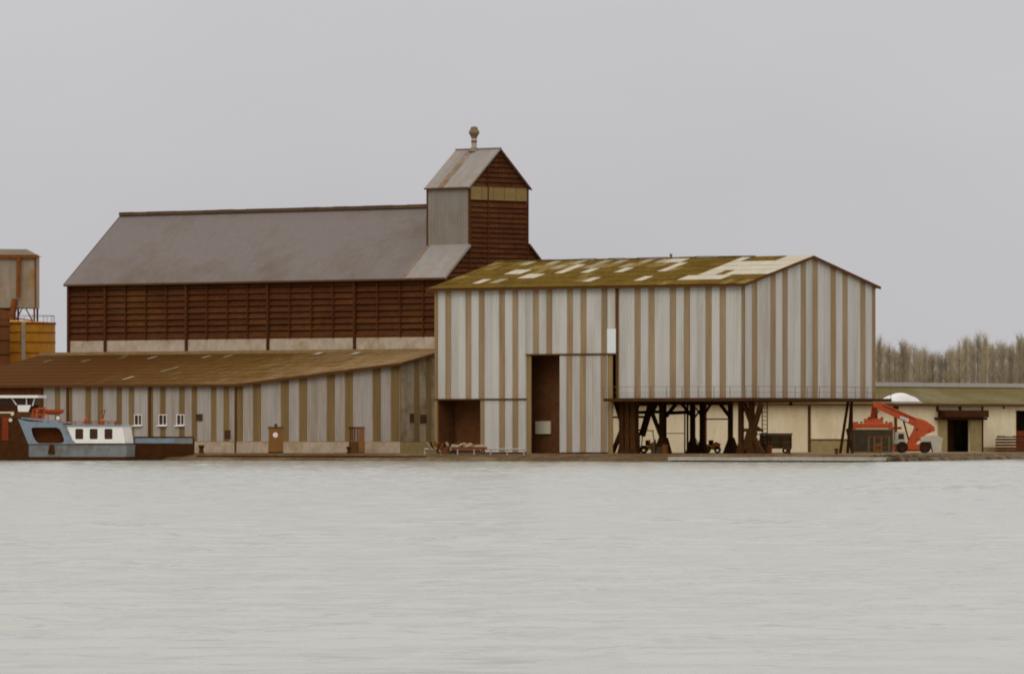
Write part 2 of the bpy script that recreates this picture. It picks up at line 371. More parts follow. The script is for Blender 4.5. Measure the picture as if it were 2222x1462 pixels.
for a, b in seg:
    for q, (s_, z) in enumerate(prof):
        jx = random.uniform(-0.12, 0.12) if q > 0 else 0; jz = random.uniform(-0.05, 0.05) if 0 < q < k - 1 else 0
        vs.append((a[0] + (b[0] - a[0]) * s_ + jx, a[1] + (b[1] - a[1]) * s_ + jx, z + jz))
mb.add(vs, [(i * k + j, i * k + j + 1, (i + 1) * k + j + 1, (i + 1) * k + j) for i in range(len(seg) - 1) for j in range(k - 1)])
struct(mb.build('river_bank', M['bank']))

# ------------------------------------------------------------------ cladding
_clad = {}
def sheet_mesh(w, z0, tops, m, key):
    """Ribbed cladding sheet, local x 0..w, -y is the outside; tops = (z at x=0, z at x=w)."""
    kk = (round(w, 3), round(tops[0] - z0, 3), round(tops[1] - z0, 3), m.name)
    if kk in _clad: return _clad[kk]
    d = 0.05; pts = [(0.012, -d)]
    nr = 4; p = (w - 0.012) / nr
    for i in range(nr):
        x = 0.012 + i * p
        pts += [(x + p * 0.46, -d), (x + p * 0.56, 0), (x + p * 0.86, 0), (x + p * 0.96, -d)]
    pts.append((w, -d))
    vs = []; n = len(pts)
    for x, y in pts: vs.append((x, y, 0))
    for x, y in pts: vs.append((x, y, tops[0] + (tops[1] - tops[0]) * x / w - z0))
    mb = MB(); mb.add(vs, [(i, i + 1, i + 1 + n, i + n) for i in range(n - 1)])
    me = bpy.data.meshes.new('cladding_sheet'); me.from_pydata(mb.v, [], mb.f); me.materials.append(m)
    _clad[kk] = me
    return me
PAT = 'BWBWW'
def clad(parent, org, rz, s0, s1, w, phase, z0, top, mats, name='cladding_sheet', swap=None):
    """Sheets along a wall line from s0 to s1; phase = left edge of a first tan sheet; top(s) = height."""
    period = 5 * w
    cuts = [0.0, 0.175, 0.395, 0.570, 0.785]        # tan sheets are a little narrower than the white ones
    start = phase + w / 2 - 0.0875 * period
    n = math.floor((s0 - start) / period)
    while start + n * period < s1:
        for i in range(5):
            a = start + (n + cuts[i]) * period; b = start + (n + (cuts + [1.0])[i + 1]) * period
            a = max(a, s0); b = min(b, s1)
            if b - a < 0.05: continue
            m = mats[0] if PAT[i] == 'W' else mats[1]
            me = sheet_mesh(b - a, z0, (top(a), top(b)), m, None)
            link(name, me, parent, (org[0] + a * cos(rz), org[1] + a * sin(rz), z0), rz)
        n += 1

# ================================================================== striped shed on stilts
U0, U1, UB = -38.0, 0.0, -15.3      # left end, right end, where the raised half starts
VD = 19.36; RV = 9.8; ZE = 16.4; ZR = 19.05; ZD = 5.87; ZT = 10.03
shed = thing('striped_shed', 'big shed striped white and tan, mossy patched roof, right half raised on steel stilts', 'shed', (0, 0, 0))
CM = (M['white_clad'], M['brown_clad'])
fl = lambda z: (lambda s: z)
PH = -36.31 - 0.42 - 2 * 0.846
clad(shed, (0, 0), 0, U0, -26.49, 0.846, PH, ZD, fl(ZE), CM)
clad(shed, (0, 0), 0, -26.49, -16.52, 0.846, PH, ZT, fl(ZE), CM)
clad(shed, (0, 0), 0, -16.52, UB - 0.12, 0.846, PH, 12.37, fl(ZE), CM)
clad(shed, (0, 0), 0, UB + 0.12, U1, 0.857, -12.79 - 0.43, ZD, fl(ZE), CM)
gt = lambda s: ZE + (ZR - ZE) * (s / RV) if s <= RV else ZE + (ZR - ZE) * (VD - s) / (VD - RV)
clad(shed, (0, 0), pi / 2, 0.0, RV, 0.892, -0.32 - 0.45, ZD, gt, CM)
clad(shed, (0, 0), pi / 2, RV, VD, 0.892, -0.32 - 0.45, ZD, gt, CM)
MB().box(-0.06, 0.05, VD - 0.14, VD + 0.06, ZD, ZE - 0.1).build('corner_trim', M['brown_clad'], shed)
MB().box(-16.50, UB - 0.13, -0.06, -0.02, ZT, 12.36).build('white_panel', M['white_panel'], shed)
MB().box(UB - 0.1, UB + 0.1, -0.10, 0.02, 5.5, ZE - 0.12).build('downpipe', M['fascia'], shed)
# back, left end, floor of the upper store and added dark lining behind the cladding
MB().box(U0, U1 - 0.1, VD - 0.1, VD, ZD, ZE).build('back_wall', M['brown_clad'], shed)
MB().box(U0, -32.6, VD - 0.1, VD - 0.002, GZ, ZD - 0.01).build('back_wall', M['brown_clad'], shed)
mb = MB(); mb.prism([(0.0, GZ), (VD, GZ), (VD, ZE), (RV, ZR - 0.05), (0.0, ZE)], 0, 0.1)
mb.build('end_wall', M['brown_clad2'], shed, loc=(U0 + 0.1, 0, 0), rz=pi / 2)
MB().box(U0 + 0.15, U1 - 0.1, 6.6, VD - 0.15, ZD - 0.35, ZD - 0.1).build('floor_slab', M['steel'], shed)
MB().box(UB - 1.0, U1 - 0.1, 0.1, 6.59, ZD - 0.352, ZD - 0.1).build('floor_slab', M['steel'], shed)
# added cell behind the doors, shuts out light so the openings stay dark
MB().box(U0 + 0.2, -20.6, 2.5, 2.7, GZ, ZE - 0.5).build('added_cell_wall', M['interior'], shed)
MB().box(-20.75, -20.6, 0.3, 2.49, GZ, ZE - 0.5).build('added_cell_wall', M['interior'], shed)
MB().box(U0 + 0.2, U0 + 0.3, 0.12, 2.49, GZ, ZE - 0.5).build('added_cell_wall', M['interior'], shed)
MB().box(U0 + 0.3, -20.76, 0.2, 2.49, GZ + 0.004, GZ + 0.02).build('added_cell_floor', M['interior'], shed)
# ground-floor doors
sd = MB().box(-22.36, -16.45, 0.02, 0.06, GZ + 0.25, ZT - 0.12).build('sliding_door', M['white_clad'], shed)
clad(sd, (0, 0), 0, -22.36, -16.45, 0.846, -21.17 - 0.42, GZ + 0.12, fl(ZT - 0.16), CM)
sd = MB().box(-32.27, -26.49, 0.02, 0.06, GZ + 0.25, ZD - 0.12).build('sliding_door', M['white_clad'], shed)
clad(sd, (0, 0), 0, -32.27, -26.49, 0.846, PH, GZ + 0.12, fl(ZD - 0.16), CM)
MB().box(-26.48, -25.95, -0.02, 0.10, GZ, ZT - 0.02).build('door_jamb', M['brown_clad2'], shed)
MB().box(-16.44, UB - 0.6, 0.01, 0.10, GZ, 9.9).build('door_jamb', M['brown_clad2'], shed)
MB().box(-26.49, UB - 0.14, -0.14, -0.04, ZT - 0.10, ZT + 0.04).build('door_track', M['fascia'], shed)
MB().box(U0, -26.50, -0.14, -0.04, ZD - 0.12, ZD + 0.02).build('door_track', M['fascia'], shed)
MB().box(-27.4, -25.55, 2.3, 2.45, 2.55, 3.75).build('notice_board', M['board'], shed)
MB().box(U0 - 0.05, U0 + 0.3, -0.08, 0.14, GZ, ZE - 0.1).build('corner_trim', M['brown_clad2'], shed)
# roof: single fibre-cement sheets
NCOL, NROW = 37, 6
ua, ub = U0 - 0.75, U1 + 0.35
SW = (ub - ua) / NCOL
sl = math.atan2(ZR - ZE, RV); ve = -0.45; Ls = (RV - ve) / cos(sl); SL = Ls / NROW
def roof_sheet_mesh(m):
    mb = MB(); n = 6; vs = []
    for i in range(n * 2 + 1):
        x = SW * i / (n * 2); z = 0.035 if i % 2 else 0.0
        vs += [(x, 0, z + 0.02), (x, SL * 1.03, z)]
    mb.add(vs, [(2 * i, 2 * i + 2, 2 * i + 3, 2 * i + 1) for i in range(n * 2)])
    mb.add([(0, 0, 0.05), (SW, 0, 0.05), (SW, 0, -0.01), (0, 0, -0.01)], [(0, 1, 2, 3)])
    me = bpy.data.meshes.new('roof_sheet'); me.from_pydata(mb.v, [], mb.f); me.materials.append(m); return me
RSM = {k: roof_sheet_mesh(M[k]) for k in ('moss', 'moss2', 'pale_sheet', 'pale_sheet2')}
pale = set(); faint = set()
def cell(u, v): return (int((u - ua) / SW), int((v - ve) / (RV - ve) * NROW))
for u, v in ((-34.1, 2.74), (-32.5, 5.3), (-31.6, 5.4), (-29.9, 3.9), (-29.0, 4.0), (-26.7, 6.0), (-26.1, 6.8), (-23.9, 5.2), (-20.4, 2.5), (-18.7, 5.0), (-13.9, 2.7),
             (-16.2, 8.2), (-15.2, 8.2), (-14.4, 6.5), (-14.1, 5.3), (-9.0, 2.0)): pale.add(cell(u, v))
for u, v in ((-32.0, 2.6), (-24.6, 7.4), (-20.7, 7.9), (-29.1, 7.2), (-33.5, 8.6), (-25.0, 8.7), (-17.0, 9.2), (-22.2, 9.3), (-28, 9.3), (-30.4, 9.2), (-19.5, 9.3)): faint.add(cell(u, v))
for c in range(NCOL):
    for r in range(NROW):
        u = ua + (c + 0.5) * SW; key = 'moss'
        if (c, r) in pale: key = 'pale_sheet'
        elif (c, r) in faint: key = 'pale_sheet2'
        elif u > -8.6 and r >= 2 and not (r == 5 and -6.6 < u < -3.0) and not (r == 2 and -6.4 < u < -4.8): key = 'pale_sheet'
        elif r == 1 and -9.2 < u < -3.6: key = 'pale_sheet'
        elif r >= 4 and u < -15 and random.random() < 0.5: key = 'moss2'
        elif random.random() < 0.06: key = 'moss2'
        o = link('roof_sheet', RSM[key], shed)
        d = r * SL
        o.location = (ua + c * SW, ve + d * cos(sl), ZE - 0.12 + d * sin(sl) + 0.06)
        o.rotation_euler = (sl + random.uniform(-0.006, 0.006), random.uniform(-0.004, 0.004), random.uniform(-0.002, 0.002))
mb = MB(); zb = ZE - 0.12 - 0.05
mb.add([(ua + 0.02, ve + 0.05, zb), (ub - 0.02, ve + 0.05, zb), (ub - 0.02, RV, ZR - 0.10), (ua + 0.02, RV, ZR - 0.10)], [(0, 1, 2, 3)])
mb.build('roof_deck', M['fascia'], shed)
mb = MB(); sl2 = (ZR - ZE) / (VD - RV)
mb.add([(ua, RV, ZR + 0.04), (ub, RV, ZR + 0.04), (ub, VD + 0.5, ZE - 0.1), (ua, VD + 0.5, ZE - 0.1), (ua, RV, ZR - 0.06), (ub, RV, ZR - 0.06), (ub, VD + 0.5, ZE - 0.2), (ua, VD + 0.5, ZE - 0.2)],
       [(0, 1, 2, 3), (4, 7, 6, 5), (1, 5, 6, 2), (0, 3, 7, 4), (2, 6, 7, 3)])
mb.build('rear_roof_slope', M['moss'], shed)
n = 22
for i in range(n):
    a = ua + (ub - ua) * i / n; b = ua + (ub - ua) * (i + 1) / n - 0.03; j = random.uniform(-0.03, 0.03)
    if i > 17: continue
    MB().prism([(a, ZR + 0.10 + j), (b, ZR + 0.10 + j), (b, ZR + 0.18 + j), (a, ZR + 0.18 + j)], RV - 0.22, RV + 0.22).build('ridge_cap', M['moss2'], shed)
MB().tube((ua + 31.3 - 9.5, RV, ZR), (ua + 31.3 - 9.5, RV, ZR + 0.5), 0.12).build('roof_vent', M['moss2'], shed)
MB().box(ua, ub, ve - 0.12, ve + 0.02, ZE - 0.30, ZE - 0.12).build('gutter', M['fascia'], shed)
for (v0, z0, v1, z1) in ((ve, ZE - 0.12, RV, ZR), (RV, ZR, VD + 0.5, ZE - 0.10)):
    MB().bar((ub - 0.02, v0, z0 - 0.07), (ub - 0.02, v1, z1 - 0.07), 0.26, 0.06).build('verge_board', M['fascia'], shed)
MB().bar((ua, ve, ZE - 0.17), (ua, RV, ZR - 0.05), 0.2, 0.06).build('verge_board', M['moss2'], shed)
# deck edge with walkway railing round the raised half
MB().box(UB - 0.9, U1 + 1.0, -0.95, -0.06, ZD - 0.30, ZD - 0.02).build('deck_beam', M['steel'], shed)
MB().box(0.06, 1.0, -0.055, VD + 1.3, ZD - 0.30, ZD - 0.022).build('deck_beam', M['steel'], shed)
rail = MB().box(UB - 0.9, U1 + 0.95, -0.93, -0.90, ZD + 1.02, ZD + 1.055).box(UB - 0.9, U1 + 0.95, -0.925, -0.905, ZD + 0.5, ZD + 0.52).build('walkway_rail', M['rail'], shed)
for i in range(10):
    u = UB - 0.9 + i * (U1 - UB + 1.85) / 9
    MB().box(u - 0.02, u + 0.02, -0.935, -0.895, ZD - 0.02, ZD + 1.02).build('rail_post', M['rail'], rail)
rail = MB().box(0.93, 0.96, -0.89, VD + 1.3, ZD + 1.02, ZD + 1.06).box(0.93, 0.955, -0.89, VD + 1.3, ZD + 0.5, ZD + 0.53).build('walkway_rail', M['rail'], shed)
for i in range(12):
    v = -0.85 + (i + 1) * (VD + 2.1) / 12
    MB().box(0.925, 0.965, v - 0.02, v + 0.02, ZD - 0.02, ZD + 1.02).build('rail_post', M['rail'], rail)

# steel supports below the raised half -----------------------------------------------------------
def upx(px, v):     # plan position on a line v = const for a bearing measured off the survey photo (build-time survey helper)
    dx = (px - 1111) / 16500.0; d = (dx * cos(TH) - sin(TH), dx * sin(TH) + cos(TH)); t = (v + 542.32) / d[1]
    return 443.10 + t * d[0]
def zpx(px, py, v):
    dx = (px - 1111) / 16500.0; d1 = dx * sin(TH) + cos(TH); t = (v + 542.32) / d1
    return 2.2 + (949 - py) / 16500.0 * t
def frame(v, cols, braces, feet=(), w=0.3, name='steel_trestle'):
    """One support frame standing at depth v: columns (px, top y), braces ((px,py)-(px,py),width), flared feet px."""
    root = None
    for i, (px, ytop, cw) in enumerate(cols):
        u = upx(px, v); z1 = zpx(px, ytop, v)
        mb = MB().box(u - cw / 2, u + cw / 2, v - cw / 2, v + cw / 2, GZ, z1)
        if root is None: root = mb.build(name, M['steel'], shed)
        else: mb.build('column', M['steel'], root)
    for (a, b, bw) in braces:
        MB().bar((upx(a[0], v), v + 0.01, zpx(a[0], a[1], v)), (upx(b[0], v), v + 0.01, zpx(b[0], b[1], v)), bw, bw * 0.8).build('brace', M['steel'], root)
    for px, hw, zt in feet:
        u = upx(px, v)
        MB().add([(u - hw, v - hw * 0.6, GZ), (u + hw, v - hw * 0.6, GZ), (u + hw, v + hw * 0.6, GZ), (u - hw, v + hw * 0.6, GZ),
                  (u - 0.2, v - 0.2, zt), (u + 0.2, v - 0.2, zt), (u + 0.2, v + 0.2, zt), (u - 0.2, v + 0.2, zt)],
                 [(0, 3, 2, 1), (4, 5, 6, 7), (0, 1, 5, 4), (1, 2, 6, 5), (2, 3, 7, 6), (3, 0, 4, 7)]).build('foot', M['steel'], root)
    return root
frame(1.0, [(1352, 866, 0.55), (1364, 866, 0.5), (1377, 866, 0.55)],
      [((1336, 874), (1352, 930), 0.3), ((1352, 925), (1330, 980), 0.35), ((1345, 872), (1378, 960), 0.4), ((1385, 872), (1350, 960), 0.4), ((1330, 905), (1345, 905), 0.16)],
      [(1352, 0.5, 1.8), (1377, 0.5, 1.8)])
frame(4.0, [(1436, 866, 0.38)],
      [((1415, 868), (1393, 945), 0.5), ((1409, 880), (1434, 945), 0.32), ((1372, 877), (1436, 877), 0.28), ((1372, 895), (1436, 893), 0.30), ((1375, 903), (1400, 905), 0.2), ((1370, 933), (1395, 933), 0.16), ((1425, 874), (1412, 900), 0.3)],
      [(1436, 0.75, 2.2)])
frame(9.0, [(1443, 868, 0.22), (1503, 868, 0.38)],
      [((1443, 875), (1503, 876), 0.2), ((1480, 877), (1503, 905), 0.24), ((1466, 877), (1445, 903), 0.3), ((1443, 896), (1498, 894), 0.32)],
      [(1443, 0.6, 2.2), (1503, 0.62, 2.0)], name='portal_frame')
frame(9.6, [(1524, 868, 0.38), (1585, 868, 0.36)],
      [((1505, 875), (1585, 876), 0.24), ((1563, 877), (1584, 905), 0.28), ((1542, 877), (1526, 902), 0.2), ((1524, 909), (1585, 909), 0.12), ((1508, 872), (1524, 872), 0.5), ((1510, 885), (1522, 905), 0.12), ((1522, 885), (1508, 905), 0.12)],
      [(1524, 0.5, 2.0), (1587, 0.72, 2.2)], name='portal_frame')
frame(1.2, [(1608, 868, 0.40), (1631, 868, 0.42)],
      [((1614, 874), (1640, 945), 0.36), ((1652, 874), (1622, 975), 0.42), ((1608, 933), (1650, 932), 0.3), ((1608, 877), (1640, 877), 0.2), ((1640, 925), (1655, 935), 0.2), ((1632, 942), (1655, 985), 0.4), ((1626, 935), (1612, 985), 0.4)],
      [(1608, 0.4, 1.8), (1631, 0.5, 1.8)])
frame(15.5, [(1486, 890, 0.10), (1492, 868, 0.14)], [((1445, 940), (1486, 940), 0.07)], name='drain_stack')
tri = frame(15.5, [(1849, 872, 0.12)], [((1840, 872), (1823, 983), 0.22), ((1848, 872), (1839, 983), 0.24), ((1838, 930), (1850, 983), 0.22)], name='raking_legs')
lad = frame(13.5, [(1654, 868, 0.07), (1665, 868, 0.07)], [((1654, y), (1665, y), 0.05) for y in range(885, 985, 9)], name='ladder')
# hanging lamp under the deck
MB().lathe([(0.0, 0.0), (0.06, -0.05), (0.22, -0.25), (0.20, -0.33), (0.0, -0.36)], (upx(1716, 15), 15, ZD - 0.30), 10).build('hanging_lamp', M['steel'], shed)

# ================================================================== timber louvred warehouse
WV = 18.0; WL, WR = -104.3, -52.5; WE = 18.2; WRZ = 25.1; WRV = 26.0; WB = 34.0
wh = thing('louvred_warehouse', 'tall brown timber louvred warehouse with grey pitched roof and gabled tower', 'warehouse', (0, 0, 0))
majors = [WL, -99.06, -87.63, -76.36, -64.62, WR]
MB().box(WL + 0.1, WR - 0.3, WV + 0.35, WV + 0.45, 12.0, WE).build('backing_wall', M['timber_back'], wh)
MB().box(WL, WR - 0.3, WB - 0.2, WB, GZ, WE).build('back_wall', M['timber'], wh)
mb = MB(); mb.prism([(WV + 0.02, GZ), (WB, GZ), (WB, WE), (WRV, WRZ - 0.2), (WV + 0.02, WE)], 0.0, 0.15); mb.build('end_wall', M['timber'], wh, loc=(WL + 0.15, 0, 0), rz=pi / 2)
for a, b in zip(majors[:-1], majors[1:]):
    MB().box(a + 0.12, b - 0.12, WV - 0.02, WV + 0.34, GZ, 12.1).build('concrete_panel', M['concrete'], wh)
for a in majors:
    MB().box(a - 0.13, a + 0.13, WV - 0.24, WV + 0.10, 9.5, WE - 0.1).build('post', M['wood_post'], wh)
PIT = 0.625
bay = []
for a, b in zip(majors[:-1], majors[1:]):
    nsub = max(1, round((b - a) / 2.85))
    for i in range(nsub): bay.append((a + (b - a) * i / nsub, a + (b - a) * (i + 1) / nsub, i))
_lm = {}
def louvre_mesh(w):
    k = round(w, 3)
    if k not in _lm: _lm[k] = MB().add([(0, 0, 0), (w, 0, 0), (w, 0.17, 0.53), (0, 0.17, 0.53), (0, 0.04, -0.03), (w, 0.04, -0.03), (w, 0.21, 0.51), (0, 0.21, 0.51)],
                                      [(0, 1, 2, 3), (4, 7, 6, 5), (0, 4, 5, 1), (1, 5, 6, 2), (2, 6, 7, 3), (3, 7, 4, 0)]).mesh('louvre_board', M['timber'])
    return _lm[k]
for a, b, i in bay:
    if i: MB().box(a - 0.05, a + 0.05, WV - 0.14, WV + 0.05, 12.1, WE - 0.3).build('mullion', M['wood_post'], wh)
    for r in range(9):
        o = link('louvre_board', louvre_mesh(b - a - 0.06), wh, (a + 0.03, WV - 0.04 + random.uniform(-0.02, 0.02), 12.32 + r * PIT))
        o.rotation_euler = (random.uniform(-0.05, 0.05), random.uniform(-0.003, 0.003), 0)
MB().box(WL, WR, WV - 0.02, WV + 0.2, 12.1, 12.3).build('sill_beam', M['timber'], wh)
MB().box(WL, WR, WV - 0.10, WV + 0.2, WE - 0.30, WE - 0.04).build('eaves_beam', M['timber_back'], wh)
# right gable with horizontal boards
ps = (WRZ - WE) / (WRV - WV)
TV0, TV1, TU0 = 21.4, 30.3, -58.05; TZ = 27.05; TA = 30.75; TM = (TV0 + TV1) / 2
def gable_span(z):
    if z < 21.2:
        if z <= WE: return WV, WB
        d = (z - WE) / ps; return WV + d, WB - d
    if z <= TZ: return TV0, TV1
    d = (z - TZ) / ((TA - TZ) / (TM - TV0)); return TV0 + d, TV1 - d
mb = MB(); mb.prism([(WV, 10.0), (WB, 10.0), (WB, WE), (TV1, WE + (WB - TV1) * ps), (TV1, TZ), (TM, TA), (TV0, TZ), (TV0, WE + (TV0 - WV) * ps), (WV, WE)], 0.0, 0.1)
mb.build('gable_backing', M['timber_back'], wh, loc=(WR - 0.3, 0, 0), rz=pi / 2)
z = 13.0
while z < TA - 0.4:
    if not (25.5 < z + 0.2 < 27.05):
        a0, b0 = gable_span(z); a1, b1 = gable_span(z + 0.36)
        a = max(a0, a1) if z + 0.36 > 21.2 or True else a0; b = min(b0, b1)
        nn = 4
        for q in range(nn):
            s0 = a + (b - a) * q / nn; s1 = a + (b - a) * (q + 1) / nn
            e0 = a0 if q == 0 else s0; e1 = b0 if q == nn - 1 else s1
            zt = z + 0.34
            mbb = MB().add([(e0 + 0.02, 0, 0), (e1 - 0.02, 0, 0), (s1 - 0.02, 0.13, 0.42), (s0 + 0.02, 0.13, 0.42), (e0 + 0.02, 0.03, -0.04), (e1 - 0.02, 0.03, -0.04), (s1 - 0.02, 0.16, 0.40), (s0 + 0.02, 0.16, 0.40)],
                           [(0, 1, 2, 3), (4, 7, 6, 5), (0, 4, 5, 1), (1, 5, 6, 2), (2, 6, 7, 3), (3, 7, 4, 0)])
            mbb.build('louvre_board', M['timber'], wh, loc=(WR, 0, z), rz=pi / 2)
    z += 0.50
for v in (TV0 + 0.07, 24.2, TV1 - 0.07):
    zt = TZ if v in (TV0 + 0.07, TV1 - 0.07) else TZ + (min(v - TV0, TV1 - v)) * (TA - TZ) / (TM - TV0) - 0.1
    MB().box(WR - 0.05, WR + 0.06, v - 0.045, v + 0.045, 18.0, zt).build('mullion', M['wood_post'], wh)
pv = [TV0 + 0.15 + i * (TV1 - TV0 - 0.3) / 5 for i in range(6)]
for a, b in zip(pv[:-1], pv[1:]):
    MB().box(WR - 0.10, WR - 0.02, a + 0.04, b - 0.04, 25.68, 26.98).build('clerestory_panel', M['pane_olive'], wh)
# tower sheet walls and roof
MB().box(TU0, WR - 0.12, TV0 - 0.05, TV0 + 0.05, 20.6, TZ).build('tower_wall', M['tower_wall'], wh)
for i in range(14):
    u = TU0 + (WR - 0.2 - TU0) * (i + 0.5) / 14
    MB().box(u - 0.03, u + 0.03, TV0 - 0.075, TV0 - 0.052, 21.0, TZ - 0.02).build('wall_rib', M['tower_wall'], wh)
mb = MB(); mb.prism([(TV0, 20.6), (TV1, 20.6), (TV1, TZ), (TM, TA - 0.1), (TV0, TZ)], 0.0, 0.1); mb.build('tower_wall', M['tower_wall'], wh, loc=(TU0 + 0.1, 0, 0), rz=pi / 2)
MB().box(TU0, WR - 0.12, TV1 - 0.05, TV1 + 0.05, 20.6, TZ).build('tower_wall', M['tower_wall'], wh)
MB().box(TU0 - 0.06, TU0 + 0.12, TV0 - 0.09, TV0 + 0.1, 21.0, TZ).build('corner_trim', M['wood_post'], wh)
MB().box(WR - 0.10, WR + 0.10, TV0 - 0.10, TV0 + 0.1, 21.2, TZ).build('corner_trim', M['wood_post'], wh)
def slope_sheets(parent, u0, u1, va, za, vb, zb, n, mats, name, seam=0.06, lift=0.0):
    d = (u1 - u0) / n
    for i in range(n):
        a = u0 + i * d; b = a + d
        mb = MB(); nr = 4; vs = []
        for j in range(nr * 2 + 1):
            x = a + (b - a) * j / (nr * 2); zz = seam if j % 2 else 0
            vs += [(x, va, za + zz + lift), (x, vb, zb + zz + lift), (x, va, za - 0.05 + lift), (x, vb, zb - 0.05 + lift)]
        fs = []
        for j in range(nr * 2):
            k = 4 * j; fs += [(k, k + 4, k + 5, k + 1), (k + 2, k + 3, k + 7, k + 6), (k, k + 2, k + 6, k + 4), (k + 1, k + 5, k + 7, k + 3)]
        mb.add(vs, fs); me = bpy.data.meshes.new(name); me.from_pydata(mb.v, [], mb.f); me.materials.append(mats[i % len(mats)] if isinstance(mats, list) else mats)
        link(name, me, parent)
tr = (TA - TZ) / (TM - TV0)
RN, RS = M['roof_new'], M['rust_sheet']
slope_sheets(wh, TU0 - 0.15, WR + 0.2, TV0 - 0.3, TZ - 0.3 * tr + 0.1, TM, TA + 0.1, 7, [RN, RN, RS, RN, RN, RN, RN], 'tower_roof_sheet', 0.04)
slope_sheets(wh, TU0 - 0.15, WR + 0.2, TM, TA + 0.1, TV1 + 0.3, TZ - 0.3 * tr + 0.1, 3, RN, 'tower_roof_sheet', 0.04)
MB().bar((WR + 0.18, TV0 - 0.3, TZ - 0.22), (WR + 0.18, TM, TA + 0.04), 0.16, 0.05).build('verge_board', RN, wh)
MB().bar((WR + 0.18, TM, TA + 0.04), (WR + 0.18, TV1 + 0.3, TZ - 0.22), 0.16, 0.05).build('verge_board', M['fascia'], wh)
MB().box(TU0 - 0.15, WR + 0.2, TM - 0.15, TM + 0.15, TA + 0.08, TA + 0.18).build('ridge_cap', RN, wh)
MB().box(TU0 - 0.12, WR + 0.15, TV0 - 0.38, TV0 - 0.26, TZ - 0.30, TZ - 0.16).build('gutter', M['fascia'], wh)
vent = MB().tube((-55.75, TM - 0.05, TA - 0.4), (-55.75, TM - 0.05, TA + 1.5), 0.27, n=14).build('roof_vent', M['galv'], wh, smooth=False)
MB().lathe([(0.27, 0.75), (0.30, 0.76), (0.30, 0.92), (0.27, 0.93)], (-55.75, TM - 0.05, TA), 14).build('vent_band', M['rust_pipe'], vent)
MB().lathe([(0.27, 1.15), (0.33, 1.35), (0.50, 1.62), (0.53, 1.80), (0.44, 2.0), (0.38, 2.03), (0.36, 2.2), (0.25, 2.32), (0.0, 2.36)], (-55.75, TM - 0.05, TA), 16).build('vent_cowl', M['cowl'], vent)
MB().lathe([(0.55, 0.0), (0.36, 0.35), (0.31, 0.4)], (-55.75, TM - 0.05, TA - 0.15), 14).build('vent_flashing', M['rust_sheet'], vent)
# main roof
oe = 0.45
slope_sheets(wh, WL - 0.35, TU0 - 0.02, WV - oe, WE - oe * ps + 0.1, WRV, WRZ + 0.1, 44, M['roof_grey'], 'roof_sheet', 0.035)
slope_sheets(wh, TU0, TU0 + 0.5, WV - oe, WE - oe * ps + 0.1, TV0 - 0.06, WE + (TV0 - WV) * ps + 0.1, 1, M['rust_sheet'], 'roof_sheet', 0.03)
slope_sheets(wh, TU0 + 0.5, WR + 0.15, WV - oe, WE - oe * ps + 0.13, TV0 - 0.06, WE + (TV0 - WV) * ps + 0.13, 5, M['roof_new'], 'roof_sheet', 0.03)
slope_sheets(wh, WL - 0.35, TU0 - 0.02, WRV, WRZ + 0.1, WB + oe, WE - oe * ps + 0.1, 8, M['roof_grey'], 'rear_roof_sheet', 0.035)
slope_sheets(wh, TU0, WR + 0.15, TV1 + 0.06, WE + (WB - TV1) * ps + 0.1, WB + oe, WE - oe * ps + 0.1, 2, M['roof_grey'], 'rear_roof_sheet', 0.03)
for i in range(23):
    a = WL - 0.35 + i * 2.0; b = min(a + 1.98, TU0 - 0.1)
    MB().box(a, b, WRV - 0.3, WRV + 0.3, WRZ + 0.05, WRZ + 0.40 + random.uniform(-0.02, 0.02)).build('ridge_vent', M['cowl2'], wh)
MB().box(WL - 0.3, WR + 0.1, WV - oe - 0.1, WV - oe + 0.02, WE - oe * ps - 0.10, WE - oe * ps + 0.05).build('gutter', M['fascia'], wh)
MB().bar((WL - 0.37, WV - oe, WE - oe * ps), (WL - 0.37, WRV, WRZ + 0.02), 0.22, 0.05).build('verge_board', M['fascia'], wh)
MB().bar((WR + 0.17, WV - oe, WE - oe * ps), (WR + 0.17, TV0, WE + (TV0 - WV) * ps), 0.18, 0.05).build('verge_board', M['roof_new'], wh)
MB().bar((WR + 0.17, TV1, WE + (WB - TV1) * ps), (WR + 0.17, WB + oe, WE - oe * ps), 0.18, 0.05).build('verge_board', M['fascia'], wh)

# ================================================================== lean-to shed in front of the warehouse
lt = thing('lean_to_shed', 'low striped lean-to shed with mossy brown single-pitch roof against the louvred warehouse', 'shed', (0, 0, 0))
AV = 2.0; AU = -65.89; BU, BV = -53.77, 12.54; LS = 0.20; AZ = 7.35; ZP = 1.80
CM2 = (M['white_clad2'], M['brown_clad2'])
zr = lambda v: AZ + LS * (v - AV)
PA = -90.29 - 0.43
clad(lt, (0, AV), 0, -92.2, AU, 0.858, PA, ZP, fl(AZ - 0.02), CM2)
clad(lt, (0, AV), 0, -108.0, -92.2, 0.9, -108.0, ZP, fl(AZ - 0.02), (M['dark_clad'], M['dark_clad']))
LB = math.hypot(BU - AU, BV - AV); AB = math.atan2(BV - AV, BU - AU)
clad(lt, (AU, AV), AB, 0, LB, 0.90, 0.39 - 0.55, ZP, lambda s: zr(AV + s * sin(AB)) - 0.02, CM2)
clad(lt, (BU, 0), pi / 2, BV, WV, 0.90, 14.94 - 0.45, ZP, lambda s: zr(s) - 0.02, (M['shaded_grime_white'], M['shaded_grime_tan']))  # end wall sheets: darkened colour holds the shade as well as dirt
for a, b in ((-108, -99.0), (-98.98, -88.9), (-88.88, -77.6), (-77.58, AU)):
    MB().box(a, b, AV - 0.10, AV + 0.1, GZ, ZP - 0.03).build('plinth_panel', M['concrete'], lt)
